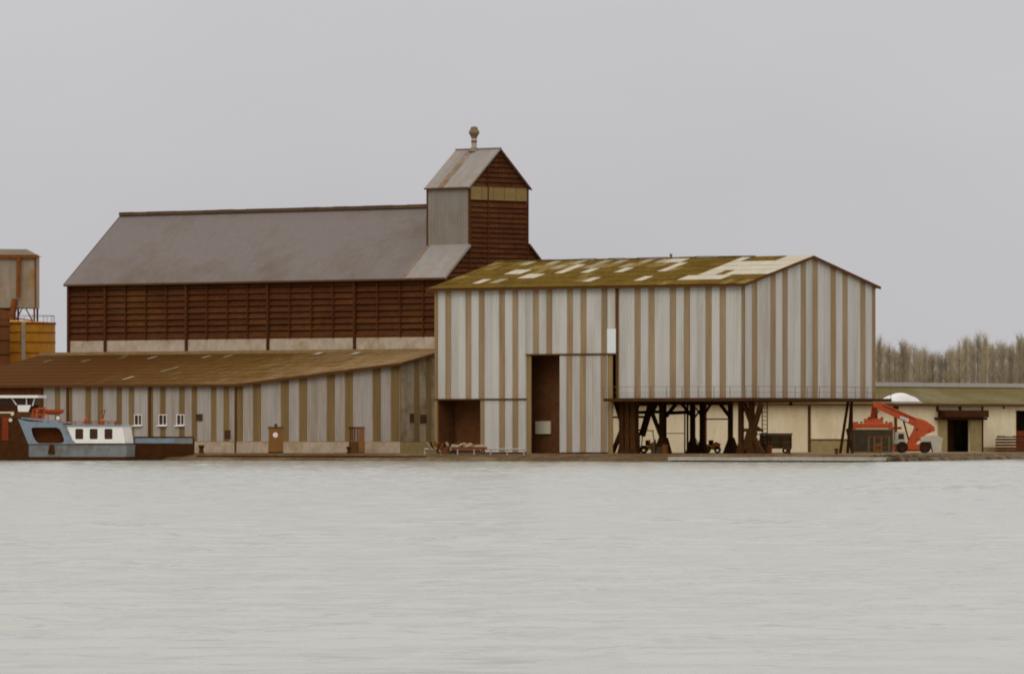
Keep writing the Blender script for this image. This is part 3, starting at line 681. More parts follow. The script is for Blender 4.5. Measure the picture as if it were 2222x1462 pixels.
for s0, s1 in ((0.0, 3.18), (4.62, 9.2), (9.22, 11.05), (12.6, LB)):
    MB().box(s0, s1, -0.10, 0.1, GZ, ZP - 0.03).build('plinth_panel', M['concrete'], lt, loc=(AU, AV, 0), rz=AB)
MB().box(BV, WV, -0.10, 0.1, GZ, ZP - 0.03).build('plinth_panel', M['olive_plinth'], lt, loc=(BU, 0, 0), rz=pi / 2)
MB().box(-92, AU, AV - 0.08, AV - 0.045, ZP - 0.03, ZP + 0.03).build('drip_strip', M['brown_clad2'], lt)
MB().box(0, LB, -0.08, -0.045, ZP - 0.03, ZP + 0.03).build('drip_strip', M['brown_clad2'], lt, loc=(AU, AV, 0), rz=AB)
for u in (-77.5, -88.83):
    MB().box(u - 0.14, u + 0.14, AV - 0.16, AV - 0.03, GZ, AZ - 0.1).build('downpipe', M['fascia'], lt)
MB().box(AU - 0.1, AU + 0.1, AV - 0.12, AV + 0.02, GZ, AZ - 0.05).build('corner_trim', M['fascia'], lt)
MB().box(BU - 0.08, BU + 0.06, BV - 0.06, BV + 0.1, GZ, zr(BV) - 0.05).build('corner_trim', M['brown_clad2'], lt)
def window(u0, u1, z0, z1, frame_w=0.09, white=True):
    w = plate([(u0, z0), (u1, z0), (u1, z1), (u0, z1)], [[(u0 + frame_w, z0 + 0.07), (u0 + frame_w, z1 - 0.07), (u1 - frame_w, z1 - 0.07), (u1 - frame_w, z0 + 0.07)]], AV - 0.10, AV - 0.04)
    o = w.build('window', M['boat_white'] if white else M['fascia'], lt)
    MB().box(u0 + frame_w, u1 - frame_w, AV - 0.07, AV - 0.045, z0 + 0.07, z1 - 0.07).build('pane', M['glass'], o)
    if white:
        MB().box((u0 + u1) / 2 + 0.02, (u0 + u1) / 2 + 0.10, AV - 0.11, AV - 0.075, z0 + 0.07, z1 - 0.07).build('glazing_bar', M['boat_white'], o)
        MB().box(u0 - 0.18, u1 + 0.04, AV - 0.26, AV - 0.045, z0 - 0.10, z0 - 0.003).build('sill', M['boat_white'], o)
for a, b in ((-79.62, -78.55), (-76.28, -75.15), (-73.84, -72.78)): window(a, b, 3.40, 4.48)
window(-71.19, -70.32, 3.84, 4.52, 0.04, False)
window(-67.31, -66.55, 2.07, 2.92, 0.04, False)
# doors in the angled wall
d1 = MB().box(3.21, 4.59, -0.09, 0.0, GZ + 0.1, 3.13).build('door', M['door_orange'], lt, loc=(AU, AV, 0), rz=AB)
MB().lathe([(0.0, -0.03), (0.24, -0.03), (0.26, 0.0)], (3.86, -0.09, 2.45), 14, 'y').build('round_window', M['boat_white'], d1)
MB().box(3.12, 4.68, -0.12, -0.02, 3.14, 3.24).build('lintel', M['fascia'], d1)
MB().lathe([(0, 0), (0.10, -0.02), (0.16, -0.2), (0.0, -0.22)], (3.9, -0.2, 3.55), 10).build('lamp', M['steel'], d1)
d2 = MB().box(11.09, 12.0, -0.05, 0.02, GZ + 0.02, 3.13).build('doorway', M['interior'], lt, loc=(AU, AV, 0), rz=AB)
MB().box(12.02, 12.55, -0.13, -0.05, GZ + 0.05, 3.13).build('door_leaf', M['door_orange'], d2)
MB().box(11.0, 12.6, -0.12, -0.02, 3.14, 3.24).build('lintel', M['fascia'], d2)
for a, b, z0, z1 in ((13.91, 14.55, 3.7, 4.56), (15.5, 16.38, 3.6, 4.46)):
    MB().box(a, b, -0.08, -0.03, z0, z1).build('window', M['glass'], lt, loc=(BU, 0, 0), rz=pi / 2)
# roof
ov = 0.45
ca, sa = cos(AB), sin(AB)
rp = [(-108.4, AV - ov), (AU + 0.2, AV - ov), (BU + 0.45, BV - 0.35), (BU + 0.45, WV - 0.05), (-108.4, WV - 0.05)]
mb = MB(); n5 = len(rp)
mb.add([(x, y, zr(y) + 0.02) for x, y in rp] + [(x, y, zr(y) + 0.14) for x, y in rp], [tuple(reversed(range(n5))), tuple(range(n5, 2 * n5))] + [(i, (i + 1) % n5, (i + 1) % n5 + n5, i + n5) for i in range(n5)])
mb.build('roof', M['low_roof'], lt)
# corrugation courses: overlapping strips across the fall
def clip_u1(v):      # right-hand edge of the roof at depth v
    if v <= AV - ov: return AU + 0.2
    if v <= BV - 0.35: return AU + 0.2 + (v - (AV - ov)) / (BV - 0.35 - AV + ov) * (BU + 0.45 - AU - 0.2)
    return BU + 0.45
nc = 9
for i in range(nc):
    v0 = AV - ov + (WV - AV + ov - 0.1) * i / nc; v1 = AV - ov + (WV - AV + ov - 0.1) * (i + 1) / nc + 0.15
    vs = [(-108.4, v0, zr(v0) + 0.18), (clip_u1(v0), v0, zr(v0) + 0.18), (clip_u1(v1), v1, zr(v1) + 0.15), (-108.4, v1, zr(v1) + 0.15), (-108.4, v0, zr(v0) + 0.145), (clip_u1(v0), v0, zr(v0) + 0.145)]
    MB().add(vs, [(0, 1, 2, 3), (0, 4, 5, 1)]).build('roof_course', M['low_roof'], lt)
for u, v, wid, ln, k in ((-83.5, 4.0, 0.9, 2.0, 1), (-81.9, 8.0, 0.5, 3.2, 1), (-83.2, 15.2, 0.9, 1.6, 1), (-80.4, 15.4, 0.9, 1.6, 1), (-94.7, 15.0, 0.9, 1.6, 0), (-98.6, 13.6, 0.9, 1.6, 0), (-69.1, 16.6, 1.2, 1.2, 2),
                     (-64.0, 16.5, 1.2, 1.2, 2), (-74.4, 13.0, 0.7, 2.2, 0), (-104, 13.6, 0.9, 1.6, 0), (-95.5, 16.4, 0.8, 1.3, 0), (-90.5, 15.0, 0.9, 1.6, 1), (-78.8, 6.0, 0.6, 2.0, 0), (-72.5, 6.3, 0.8, 2.0, 0), (-76.5, 3.4, 0.8, 1.6, 0), (-69, 9, 0.7, 2.2, 0), (-62, 12.6, 0.7, 2.2, 0)):
    m = (M['moss2'], M['pale_sheet2'], M['pale_sheet'])[k]; wid *= 0.62; ln *= 0.8
    MB().add([(u, v, zr(v) + 0.225), (u + wid, v, zr(v) + 0.225), (u + wid, v + ln, zr(v + ln) + 0.225), (u, v + ln, zr(v + ln) + 0.225)], [(0, 1, 2, 3)]).build('roof_light_sheet', m, lt)
MB().box(-108.4, AU + 0.2, AV - ov - 0.12, AV - ov - 0.003, AZ - 0.16, AZ + 0.06).build('gutter', M['fascia'], lt)
MB().bar((AU + 0.2, AV - ov - 0.02, zr(AV - ov) - 0.01), (BU + 0.47, BV - 0.37, zr(BV - 0.35) - 0.01), 0.24, 0.08).build('verge_board', M['fascia'], lt)
MB().bar((BU + 0.47, BV - 0.37, zr(BV - 0.35) + 0.02), (BU + 0.47, WV - 0.05, zr(WV) + 0.02), 0.14, 0.06).build('verge_board', M['fascia'], lt)
MB().bar((-108.42, AV - ov, zr(AV - ov)), (-108.42, WV, zr(WV)), 0.24, 0.06).build('verge_board', M['fascia'], lt)
MB().box(-108.4, BU + 0.4, WV - 0.30, WV - 0.245, zr(WV) + 0.05, zr(WV) + 0.4).build('flashing', M['brown_clad2'], lt)
MB().box(-108.0, -107.9, AV, WV, GZ, AZ).build('end_wall', M['dark_clad'], lt)

# ================================================================== things standing off the main axes: frames facing the river
def at(px, Y):      # plan point at a bearing and range from the survey station
    dx = (px - 1111) / 16500.0
    return (443.10 + Y * (dx * cos(TH) - sin(TH)), -542.32 + Y * (dx * sin(TH) + cos(TH)))

# hopper on legs and yellow tank, far left
HY = 820.0; hs = 16500 / HY
hx, hy_ = at(0, HY)
hop = thing('hopper_tower', 'dusty grey-tan hopper box on thin braced legs above the yellow tank', 'hopper', (hx, hy_, GZ), TH)
X = lambda px: px / hs
Z = lambda py: 2.2 + (949 - py) / hs - GZ
MB().box(X(-90), X(78), 0, 6, Z(668), Z(556)).build('bin', M['hopper'], hop)
for px in (-60, -30, 0, 22, 50): MB().box(X(px) - 0.05, X(px) + 0.05, -0.05, -0.003, Z(667), Z(557)).build('bin_seam', M['hopper'], hop)
MB().box(X(75), X(79), -0.08, 0.08, Z(669), Z(557)).build('corner_trim', M['rust_pipe'], hop)
MB().prism([(X(-94), Z(555)), (X(83), Z(555)), (X(58), Z(541)), (X(-70), Z(540))], -0.3, 6.3).build('roof', M['hopper'], hop)
MB().box(X(-94), X(83), -0.36, -0.31, Z(560), Z(553)).build('eaves_board', M['rust_pipe'], hop)
p = MB().tube((X(41), -0.35, Z(556)), (X(40), -0.35, Z(645)), 0.22).build('chute_pipe', M['rust_pipe'], hop)
MB().tube((X(33), -0.35, Z(648)), (X(24), -0.35, Z(700)), 0.3).build('pipe_elbow', M['rust_pipe'], p)
for px in (-60, 32, 74):
    for y in (0.3, 5.7): MB().box(X(px) - 0.1, X(px) + 0.1, y - 0.1, y + 0.1, 0, Z(668)).build('leg', M['rust_pipe'], hop)
for a, b in (((47, 670), (35, 694)), ((56, 670), (70, 696)), ((32, 690), (74, 696))):
    MB().bar((X(a[0]), 0.3, Z(a[1])), (X(b[0]), 0.3, Z(b[1])), 0.13, 0.1).build('brace', M['rust_pipe'], hop)
MB().prism([(X(-90), Z(668)), (X(30), Z(668)), (X(16), Z(720)), (X(-70), Z(720))], 0.6, 5.4).build('hopper_cone', M['rust_pipe'], hop)

tx, ty = at(14, 812); ts = 16500 / 812.
tank = thing('storage_tank', 'mustard yellow cylindrical tank with ring bands and top railing at the left edge', 'tank', (tx, ty, GZ), TH)
TRd = 106 / ts; tz = 2.2 + (949 - 700) / ts - GZ
MB().lathe([(TRd, 0), (TRd, tz), (TRd * 0.6, tz + 0.15), (0, tz + 0.3)], n=40).build('shell', M['yellow'], tank, smooth=False)
for py in (722, 743, 766, 788):
    z = 2.2 + (949 - py) / ts - GZ
    MB().lathe([(TRd, z - 0.06), (TRd + 0.05, z - 0.05), (TRd + 0.05, z + 0.05), (TRd, z + 0.06)], n=40).build('ring_band', M['rust_pipe'], tank)
MB().lathe([(TRd, tz - 0.2), (TRd + 0.08, tz - 0.2), (TRd + 0.08, tz), (TRd - 0.1, tz)], n=40).build('rim', M['rust_pipe'], tank)
trl = MB().lathe([(TRd - 0.1, tz + 0.70), (TRd - 0.07, tz + 0.70), (TRd - 0.07, tz + 0.74), (TRd - 0.1, tz + 0.74), (TRd - 0.1, tz + 0.70)], n=40).build('railing', M['steel'], tank)
for i in range(20):
    a = 2 * pi * i / 20; r = TRd - 0.085
    MB().box(r * cos(a) - 0.02, r * cos(a) + 0.02, r * sin(a) - 0.02, r * sin(a) + 0.02, tz, tz + 0.7).build('rail_post', M['steel'], trl)
a = radians(-66); MB().box(TRd * cos(a) - 0.22, TRd * cos(a) + 0.22, TRd * sin(a) - 0.2, TRd * sin(a), 0, tz).build('ladder', M['hopper'], tank)
ex, ey = at(8, 804)
el = thing('bucket_elevator', 'dark rust brown elevator leg in front of the yellow tank', 'elevator', (ex, ey, GZ), TH)
MB().box(-1.0, 0.55, 0, 1.4, 0, 14.0).build('casing', M['dark_clad'], el)
for q in range(9): MB().box(-1.06, 0.61, -0.05, 1.45, 1.2 + q * 1.5, 1.32 + q * 1.5).build('flange', M['steel'], el)
MB().prism([(-1.1, 14.0), (0.65, 14.0), (0.5, 14.9), (-0.6, 15.1)], -0.05, 1.45).build('head', M['dark_clad'], el)

# ================================================================== motor barge at the left edge
BY = 729.0; bs = 16500 / BY
bx, by = at(275, BY)
HD = TH - radians(9)
boat = thing('motor_barge', 'blue-grey and white motor barge with three cabin windows moored at the left edge', 'boat', (bx, by, 0), HD)
BX = lambda px: (px - 275) / bs / cos(radians(9))
BZ = lambda py: 2.2 + (949 - py) / bs
BW = 4.0
def P(*pts): return [(BX(a), BZ(b)) for a, b in pts]
mb = MB()
mb.prism([(BX(52), -0.5), (BX(272), -0.5), (BX(275), BZ(963)), (BX(52), BZ(963))], 0.0, BW); mb.build('hull', M['bluehull'], boat)
mb = MB().box(BX(50), BX(274), -0.04, BW + 0.04, -0.5, BZ(991)); mb.build('boot_stripe', M['boat_dark'], boat)
MB().box(BX(55), BX(275.5), -0.07, BW + 0.07, BZ(964), BZ(961.5)).build('rubbing_strake', M['boat_dark'], boat)
MB().prism([(BX(-170), -0.5), (BX(59), -0.5), (BX(60), BZ(962)), (BX(37), BZ(906)), (BX(-170), BZ(900))], -0.10, BW + 0.1).build('aft_hull', M['boat_dark'], boat)
MB().box(BX(2), BX(16), -0.14, -0.102, BZ(955), BZ(905)).build('red_fender_board', M['red_dark'], boat)
MB().tube((BX(21), -0.22, BZ(911)), (BX(21), -0.103, BZ(911)), 0.18, n=12).build('porthole_lamp', M['board'], boat)
MB().tube((BX(25), -0.22, BZ(898)), (BX(25), -0.103, BZ(898)), 0.15, n=12).build('porthole_lamp', M['board'], boat)
outer = P((37, 908), (60, 914), (130, 917), (141, 922), (148, 938), (155, 952), (163, 963), (60, 963))
hole = P((66, 930), (70, 927), (120, 927), (128, 930), (134, 940), (139, 955), (136, 960), (128, 961.5), (82, 961.5), (75, 955), (69, 943))
plate(outer, [hole], -0.12, -0.04).build('side_frame', M['bluegrey'], boat)
MB().box(BX(58), BX(150), 0.9, 1.0, BZ(962), BZ(918)).build('recess_wall', M['timber_back'], boat)
MB().prism(P((44, 908), (140, 919), (140, 916.5), (44, 905)), -0.1, BW).build('awning_deck', M['bluegrey'], boat)
cab = P((143, 924.5), (266, 924.5), (272, 962), (164, 962), (156, 953), (149, 938))
wins = [(162.5, 180), (194, 211.5), (226.5, 244)]
holes = [rrect(BX(a), BX(b), BZ(952.5), BZ(930), 0.12) for a, b in wins]
cb = plate(cab, holes, -0.05, 0.05).build('cabin_side', M['boat_white'], boat)
for (a, b) in wins:
    MB().box(BX(a) - 0.04, BX(b) + 0.04, 0.01, 0.04, BZ(953.5), BZ(929)).build('window_pane', M['glass'], cb)
MB().prism(P((143, 924.5), (266, 924.5), (272, 962), (164, 962)), 0.2, BW - 0.1).build('cabin_body', M['boat_white'], boat)
MB().prism(P((138, 921), (262, 921), (267, 924.3), (142, 924.3)), -0.15, BW).build('cabin_roof', M['bluegrey'], boat)
rr = MB().tube((BX(100), 0.1, BZ(915)), (BX(262), 0.1, BZ(914)), 0.03).tube((BX(100), 0.1, BZ(919)), (BX(262), 0.1, BZ(918.5)), 0.02).build('guard_rail', M['red_dark'], boat)
for px in range(108, 262, 18): MB().tube((BX(px), 0.1, BZ(922)), (BX(px), 0.1, BZ(914)), 0.03).build('rail_post', M['red_dark'], rr)
for px, y0, y1, w in ((181, 906, 919, 0.14), (218, 909, 921, 0.22), (246, 913, 921, 0.14)):
    MB().lathe([(w * 0.6, 0), (w, 0.1), (w, BZ(y0) - BZ(y1) - 0.12), (w * 0.4, BZ(y0) - BZ(y1))], (BX(px), 0.8, BZ(y1)), 10).build('roof_vent', M['red'], boat)
mst = MB().bar((BX(218), 0.8, BZ(912)), (BX(224), 0.8, BZ(889)), 0.08).build('mast', M['red_dark'], boat)
MB().bar((BX(208), 0.8, BZ(896)), (BX(223), 0.8, BZ(890)), 0.06).build('gaff', M['red_dark'], mst)
# wheelhouse
wheel = MB().prism(P((-60, 894), (34, 894), (59, 893), (66, 878), (-60, 878)), 0.5, BW - 0.5).build('wheelhouse', M['boat_dark'], boat)
MB().prism(P((35, 893), (57, 893), (63, 878.5), (33, 878.5)), 0.42, 0.49).build('white_side_panel', M['boat_white'], wheel)
MB().box(BX(-60), BX(66), 0.7, BW - 0.7, BZ(878), BZ(863.2)).build('window_band', M['glass'], wheel)
MB().box(BX(-70), BX(80), 0.1, BW - 0.1, BZ(863), BZ(857)).build('wheelhouse_roof', M['boat_white'], wheel)
for a, b, w in (((20, 863), (31, 878), 0.10), ((53, 863), (53, 878), 0.16), ((71, 863), (66, 880), 0.10)):
    MB().bar((BX(a[0]), 0.5, BZ(a[1])), (BX(b[0]), 0.5, BZ(b[1])), w, 0.08).build('window_post', M['boat_white'], wheel)
MB().box(BX(-40), BX(28), -0.12, -0.02, BZ(896), BZ(893)).build('white_handrail', M['board'], boat)
# davit frame with red dinghy
dv = MB().bar((BX(62), 0.9, BZ(914)), (BX(66), 0.9, BZ(888)), 0.16).build('davit', M['red'], boat)
for a, b, w in (((74, 915), (72, 886), 0.16), ((86, 916), (90, 886), 0.12), ((60, 900), (100, 898), 0.12), ((60, 888), (92, 885), 0.14), ((98, 917), (98, 899), 0.07), ((125, 919), (124, 905), 0.08), ((64, 912), (76, 890), 0.12), ((80, 912), (92, 892), 0.12)):
    MB().bar((BX(a[0]), 1.0, BZ(a[1])), (BX(b[0]), 1.0, BZ(b[1])), w).build('strut', M['red'], dv)
mb = MB(); prof = [(0.0, 0.02), (0.12, 0.7), (0.35, 1.0), (0.75, 1.0), (1.0, 0.75)]
vs = []
for t, k in prof:
    x = BX(84) + (BX(128) - BX(84)) * t
    for ang in range(0, 181, 30):
        vs.append((x, 1.4 - cos(radians(ang)) * 0.75 * k, BZ(888) - sin(radians(ang)) * 0.5 * k))
mb.add(vs, [(i * 7 + j, i * 7 + j + 1, (i + 1) * 7 + j + 1, (i + 1) * 7 + j) for i in range(4) for j in range(6)] + [tuple(range(28, 35))] + [(i * 7, (i + 1) * 7, (i + 1) * 7 + 6, i * 7 + 6) for i in range(4)])
tag(mb.build('dinghy', M['red'], None, loc=(bx, by, 0), rz=HD), 'small orange-red dinghy slung above the deck of the motor barge', 'dinghy')
MB().box(BX(118), BX(124), 0.6, 0.9, BZ(910), BZ(903)).build('white_locker', M['boat_white'], boat)
MB().prism(P((103, 985), (118, 985), (116, 966), (110, 962), (106, 968)), -0.2, -0.08).build('hanging_fender', M['boat_dark'], boat)

# cargo barge behind it
CY = 737.0; cs = 16500 / CY; cx, cy = at(420, CY)
barge = thing('cargo_barge', 'low dark brown cargo barge with grey-blue hold side behind the white cabin', 'barge', (cx, cy, 0), TH)
CX = lambda px: (px - 420) / cs
CZ = lambda py: 2.2 + (949 - py) / cs
MB().prism([(CX(200), -0.4), (CX(419), -0.4), (CX(420), CZ(962)), (CX(200), CZ(962))], 0, 2.6).build('hull', M['boat_dark'], barge)
MB().box(CX(292), CX(418), -0.03, 0.06, CZ(962), CZ(949)).build('hold_coaming', M['bluehull'], barge)
MB().box(CX(294), CX(378), -0.07, -0.032, CZ(961), CZ(951)).build('painted_panel', M['bluegrey'], barge)
MB().box(CX(270), CX(420), 0.065, 2.5, CZ(962), CZ(950.5)).build('hatch_cover', M['boat_dark'], barge)
MB().box(CX(290), CX(419), -0.08, 2.6, CZ(949.2), CZ(946.8)).build('coaming_rail', M['boat_dark'], barge)
for px in (300, 325, 350, 375, 400): MB().box(CX(px) - 0.04, CX(px) + 0.04, -0.06, -0.001, 0.0, CZ(963)).build('hull_rib', M['steel'], barge)

# ================================================================== low cream building on the right
LU = -42.0; LV0, LV1 = 27.0, 108.0; LE = 5.85; LRU = -50.0; LRZ = 7.55
lb = thing('cream_warehouse', 'long low cream-walled warehouse with olive roof behind the stilts', 'warehouse', (0, 0, 0))
door = (84.75, 88.68)
segs = [(LV0, 38.7), (38.7, 51.7), (51.7, 61.78), (61.78, 72.7), (72.7, 83.0), (83.0, door[0])]
for a, b in segs: MB().box(LU - 0.25, LU, a + 0.01, b - 0.01, GZ, LE).build('wall_panel', M['cream'], lb)
MB().box(LU - 0.25, LU, door[0] + 0.01, door[1] - 0.01, 4.35, LE).build('wall_panel', M['cream'], lb)
for a, b in ((door[1], 96.6), (100.5, LV1)): MB().box(LU - 0.25, LU, a + 0.01, b - 0.01, GZ, LE).build('wall_panel', M['cream'], lb)
MB().box(LU - 3.0, LU - 2.9, door[0] - 1, door[1] + 1, GZ, 5.0).build('dark_interior', M['interior'], lb)
MB().box(LU - 3.0, LU - 2.9, 96, 101, GZ, 5.4).build('dark_interior', M['interior'], lb)
MB().box(LU - 0.25, LU, 96.61, 100.49, 5.05, LE).build('wall_panel', M['cream'], lb)
MB().box(LU - 0.2, LU - 0.1, 96.62, 100.48, GZ, 2.9).build('roller_door', M['red_dark'], lb)
MB().box(LU - 16.2, LU - 16, LV0, LV1, GZ, LE).build('back_wall', M['cream'], lb)
for v in (LV0, LV1): MB().prism([(LU - 16, GZ), (LU - 0.3, GZ), (LU - 0.3, LE), (LRU, LRZ - 0.1), (LU - 16, LE)], v - 0.1, v).build('end_wall', M['cream'], lb)
MB().box(LU + 0.002, LU + 0.08, 61.9, 69.5, GZ, 1.92).build('plinth_panel', M['olive_plinth'], lb)
MB().box(LU + 0.002, LU + 0.12, 61.9, 69.5, 1.93, 2.05).build('plinth_cap', M['fascia'], lb)
MB().box(LU + 0.002, LU + 0.08, door[1] + 2.0, 96.5, GZ, 1.2).build('plinth_panel', M['olive_plinth'], lb)
for v, w, z0 in ((61.78, 0.28, GZ), (76.0, 0.3, GZ), (83.03, 0.32, 4.9), (86.87, 0.30, 4.9), (90.7, 0.14, GZ), (94.4, 0.12, 5.2), (45.2, 0.12, GZ)):
    MB().box(LU + 0.003, LU + 0.16, v - w / 2, v + w / 2, z0, LE - 0.02).build('downpipe', M['fascia'], lb)
MB().box(LU + 0.003, LU + 1.0, 83.2, 90.6, 4.32, 5.05).build('door_canopy', M['boat_dark'], lb)
MB().box(LU + 0.004, LU + 0.5, 82.6, 91.0, 4.05, 4.30).build('canopy_beam', M['boat_dark'], lb)
MB().box(LU + 0.003, LU + 0.06, 83.2, door[0] - 0.02, GZ + 0.1, 4.04).build('door_leaf', M['olive_plinth'], lb)
MB().box(LU + 0.003, LU + 0.06, door[1] + 0.02, 90.5, GZ + 0.1, 4.04).build('door_leaf', M['olive_plinth'], lb)
nl = 27
for i in range(nl):
    a = LV0 - 0.3 + (LV1 - LV0 + 0.6) * i / nl; b = LV0 - 0.3 + (LV1 - LV0 + 0.6) * (i + 1) / nl - 0.03
    u1 = LU + 0.6; z1 = LE - 0.02; s_ = (LRZ - LE) / (LU - LRU)
    MB().add([(u1, a, LE - 0.6 * s_), (u1, b, LE - 0.6 * s_), (LRU, b, LRZ), (LRU, a, LRZ), (u1, a, LE - 0.6 * s_ - 0.1), (u1, b, LE - 0.6 * s_ - 0.1), (LRU, b, LRZ - 0.1), (LRU, a, LRZ - 0.1)],
             [(0, 1, 2, 3), (4, 7, 6, 5), (0, 4, 5, 1), (1, 5, 6, 2), (3, 2, 6, 7), (0, 3, 7, 4)]).build('roof_sheet', M['olive_roof'], lb)
MB().add([(LRU, LV0, LRZ), (LRU, LV1, LRZ), (LU - 16.5, LV1, LE), (LU - 16.5, LV0, LE)], [(0, 1, 2, 3)]).build('rear_roof', M['olive_roof'], lb)
for i in range(14):
    a = LV0 + (LV1 - LV0) * i / 14; b = LV0 + (LV1 - LV0) * (i + 1) / 14 - 0.04
    MB().box(LRU - 0.5, LRU + 0.5, a, b, LRZ - 0.02, LRZ + 0.42).build('ridge_cap', M['ridge_grey'], lb)
MB().box(LU + 0.55, LU + 0.72, LV0 - 0.3, LV1 + 0.3, LE - 0.40, LE - 0.18).build('gutter', M['fascia'], lb)
dm = MB()
vs = []
for i in range(13):
    t = i / 12; a = pi * t
    v = 77.6 - 2.15 * cos(a)
    for j in range(5):
        b = (j / 4 - 0.5) * pi
        vs.append((LU - 0.6 + 1.1 * sin(b) , v, LE + 0.06 + 0.92 * sin(a) * max(cos(b), 0.0)))
dm.add(vs, [(i * 5 + j, i * 5 + j + 1, (i + 1) * 5 + j + 1, (i + 1) * 5 + j) for i in range(12) for j in range(4)])
dm.build('roof_dome', M['dome'], lb, smooth=True)
MB().box(LU - 1.8, LU + 0.55, 75.3, 79.9, LE - 0.12, LE + 0.08).build('dome_kerb', M['ridge_grey'], lb)
MB().box(LU + 0.003, LU + 0.25, 75.7, 76.3, 5.1, 5.45).build('wall_lamp', M['steel'], lb)

# ================================================================== reach stacker with container
RY = 742.0; rs = 16500 / RY; rx, ry = at(1945, RY)
rst = thing('reach_stacker', 'orange-red container handler with long sloping boom and pale rear counterweight', 'machine', (rx, ry, 0), TH)
SX = lambda px: (px - 1945) / rs
SZ = lambda py: 2.2 + (949 - py) / rs
def S(*pts): return [(SX(a), SZ(b)) for a, b in pts]
MB().prism(S((1896, 873), (1911, 872), (1988, 906), (2000, 909), (2013, 914), (2029, 926), (2030, 935), (2012, 941), (1990, 927), (1984, 924), (1906, 887), (1896, 883)), 0.9, 1.7).build('boom', M['red'], rst)
lbl = MB().prism(S((1955, 902), (1973, 908.5), (1971.5, 915.5), (1953.5, 907.5)), 0.86, 0.895).build('boom_plate', M['white_panel'], rst)
for q in range(3):
    x0 = 1957 + q * 4.8; y0 = 904.2 + q * 1.9
    MB().prism(S((x0, y0), (x0 + 2.6, y0 + 1.0), (x0 + 2.2, y0 + 4.6), (x0 - 0.4, y0 + 3.6)), 0.84, 0.858).build('plate_mark', M['bluegrey'], lbl)
plate(S((1990, 912), (2020, 926), (2010, 943), (1990, 960), (1986, 966), (1968, 966), (1974, 950), (1983, 934)), [S((1988, 927), (1987, 933), (1990, 934), (1993, 930))], 0.6, 0.85).build('rear_frame', M['red'], rst)
plate(S((1990, 912), (2020, 926), (2010, 943), (1990, 960), (1986, 966), (1968, 966), (1974, 950), (1983, 934)), [S((1988, 927), (1987, 933), (1990, 934), (1993, 930))], 1.75, 2.0).build('rear_frame', M['red'], rst)
MB().tube((SX(1975), 1.3, SZ(962)), (SX(1962), 1.3, SZ(912)), 0.09).build('lift_cylinder', M['red_dark'], rst)
sp = MB().prism(S((1895, 874), (1906, 876), (1905, 892), (1906, 909), (1889, 909), (1892, 892)), 1.0, 1.6).build('spreader_head', M['red_dark'], rst)
MB().box(SX(1876), SX(1917), 0.6, 2.0, SZ(918.2), SZ(908)).build('spreader_body', M['red'], sp)
MB().box(SX(1851), SX(1938), 0.3, 2.3, SZ(929), SZ(918.5)).build('spreader_beam', M['red'], sp)
for px in (1852, 1931):
    MB().box(SX(px), SX(px + 6), 0.2, 2.4, SZ(931), SZ(915)).build('spreader_tip', M['red'], sp)
for px, yy, ww, hh in ((1858, 915, 5, 3), (1868, 914, 4, 4), (1884, 904, 6, 4), (1912, 905, 5, 3), (1922, 914, 5, 4), (1930, 915, 4, 3)):
    MB().box(SX(px), SX(px + ww), 0.5, 1.1, SZ(yy + hh), SZ(yy)).build('twistlock_box', M['red_dark'], sp)
for a_, b_ in (((1900, 905), (1908, 890)), ((1888, 917), (1896, 908)), ((1918, 917), (1906, 909))):
    MB().tube((SX(a_[0]), 0.75, SZ(a_[1])), (SX(b_[0]), 0.85, SZ(b_[1])), 0.04).build('hose', M['tyre'], sp)
for yy in (0.98, 1.62): MB().tube((SX(1978), yy, SZ(958)), (SX(1992), yy, SZ(930)), 0.11).build('tilt_ram', M['steel'], rst)
MB().tube((SX(1915), 0.86, SZ(878)), (SX(1986), 0.86, SZ(909)), 0.035).build('boom_pipe', M['red_dark'], rst)
MB().box(SX(1999), SX(2018), -0.02, 0.14, SZ(962), SZ(958)).build('mudguard', M['steel'], rst)
MB().box(SX(1938), SX(1957), 0.5, 0.8, SZ(931), SZ(926)).build('spreader_arm', M['red_dark'], sp)
MB().prism(S((1934, 962), (1972, 962), (2006, 964), (2006, 977), (1934, 978)), 0.2, 2.4).build('chassis', M['red'], rst)
MB().box(SX(1960), SX(2000), 0.1, 0.19, SZ(979), SZ(975)).build('chassis_rail', M['red_dark'], rst)
plate(S((1943, 937), (1964, 936), (1967, 963), (1937, 963), (1938, 954), (1942, 953)), [S((1949, 953), (1950, 941), (1961, 940.5), (1962, 953))], 0.1, 0.18).build('cab', M['counterweight'], rst)
cbk = MB().prism(S((1944, 938), (1963, 937.5), (1966, 962), (1939, 962)), 0.22, 1.3).build('cab_body', M['counterweight'], rst)
MB().prism(S((1948, 953.5), (1949.5, 940.5), (1961.5, 940), (1962.5, 953.5)), 0.185, 0.215).build('cab_glass', M['glass'], cbk)
MB().prism(S((1997, 950), (2005, 946), (2036, 944.5), (2046, 951), (2045, 958), (2042, 981), (2025, 981), (2020, 957.5), (1999, 956.5)), 0.15, 2.45).build('counterweight', M['counterweight'], rst)
def wheel_mesh(r, w):
    return MB().lathe([(r * 0.45, 0.0), (r * 0.9, 0.0), (r, 0.08), (r, w - 0.08), (r * 0.9, w), (r * 0.45, w)], n=20, axis='y')
for px, r in ((1958, 0.56), (2008, 0.56)):
    for y in (0.02, 2.15):
        w = wheel_mesh(r, 0.5).build('wheel', M['tyre'], rst, loc=(SX(px), y, GZ + r))
        MB().lathe([(0, 0.06), (r * 0.42, 0.06), (r * 0.45, 0.02), (r * 0.45, 0.4)], n=14, axis='y').build('rim', M['steel'], w)
kx, ky = at(1893, RY - 1)
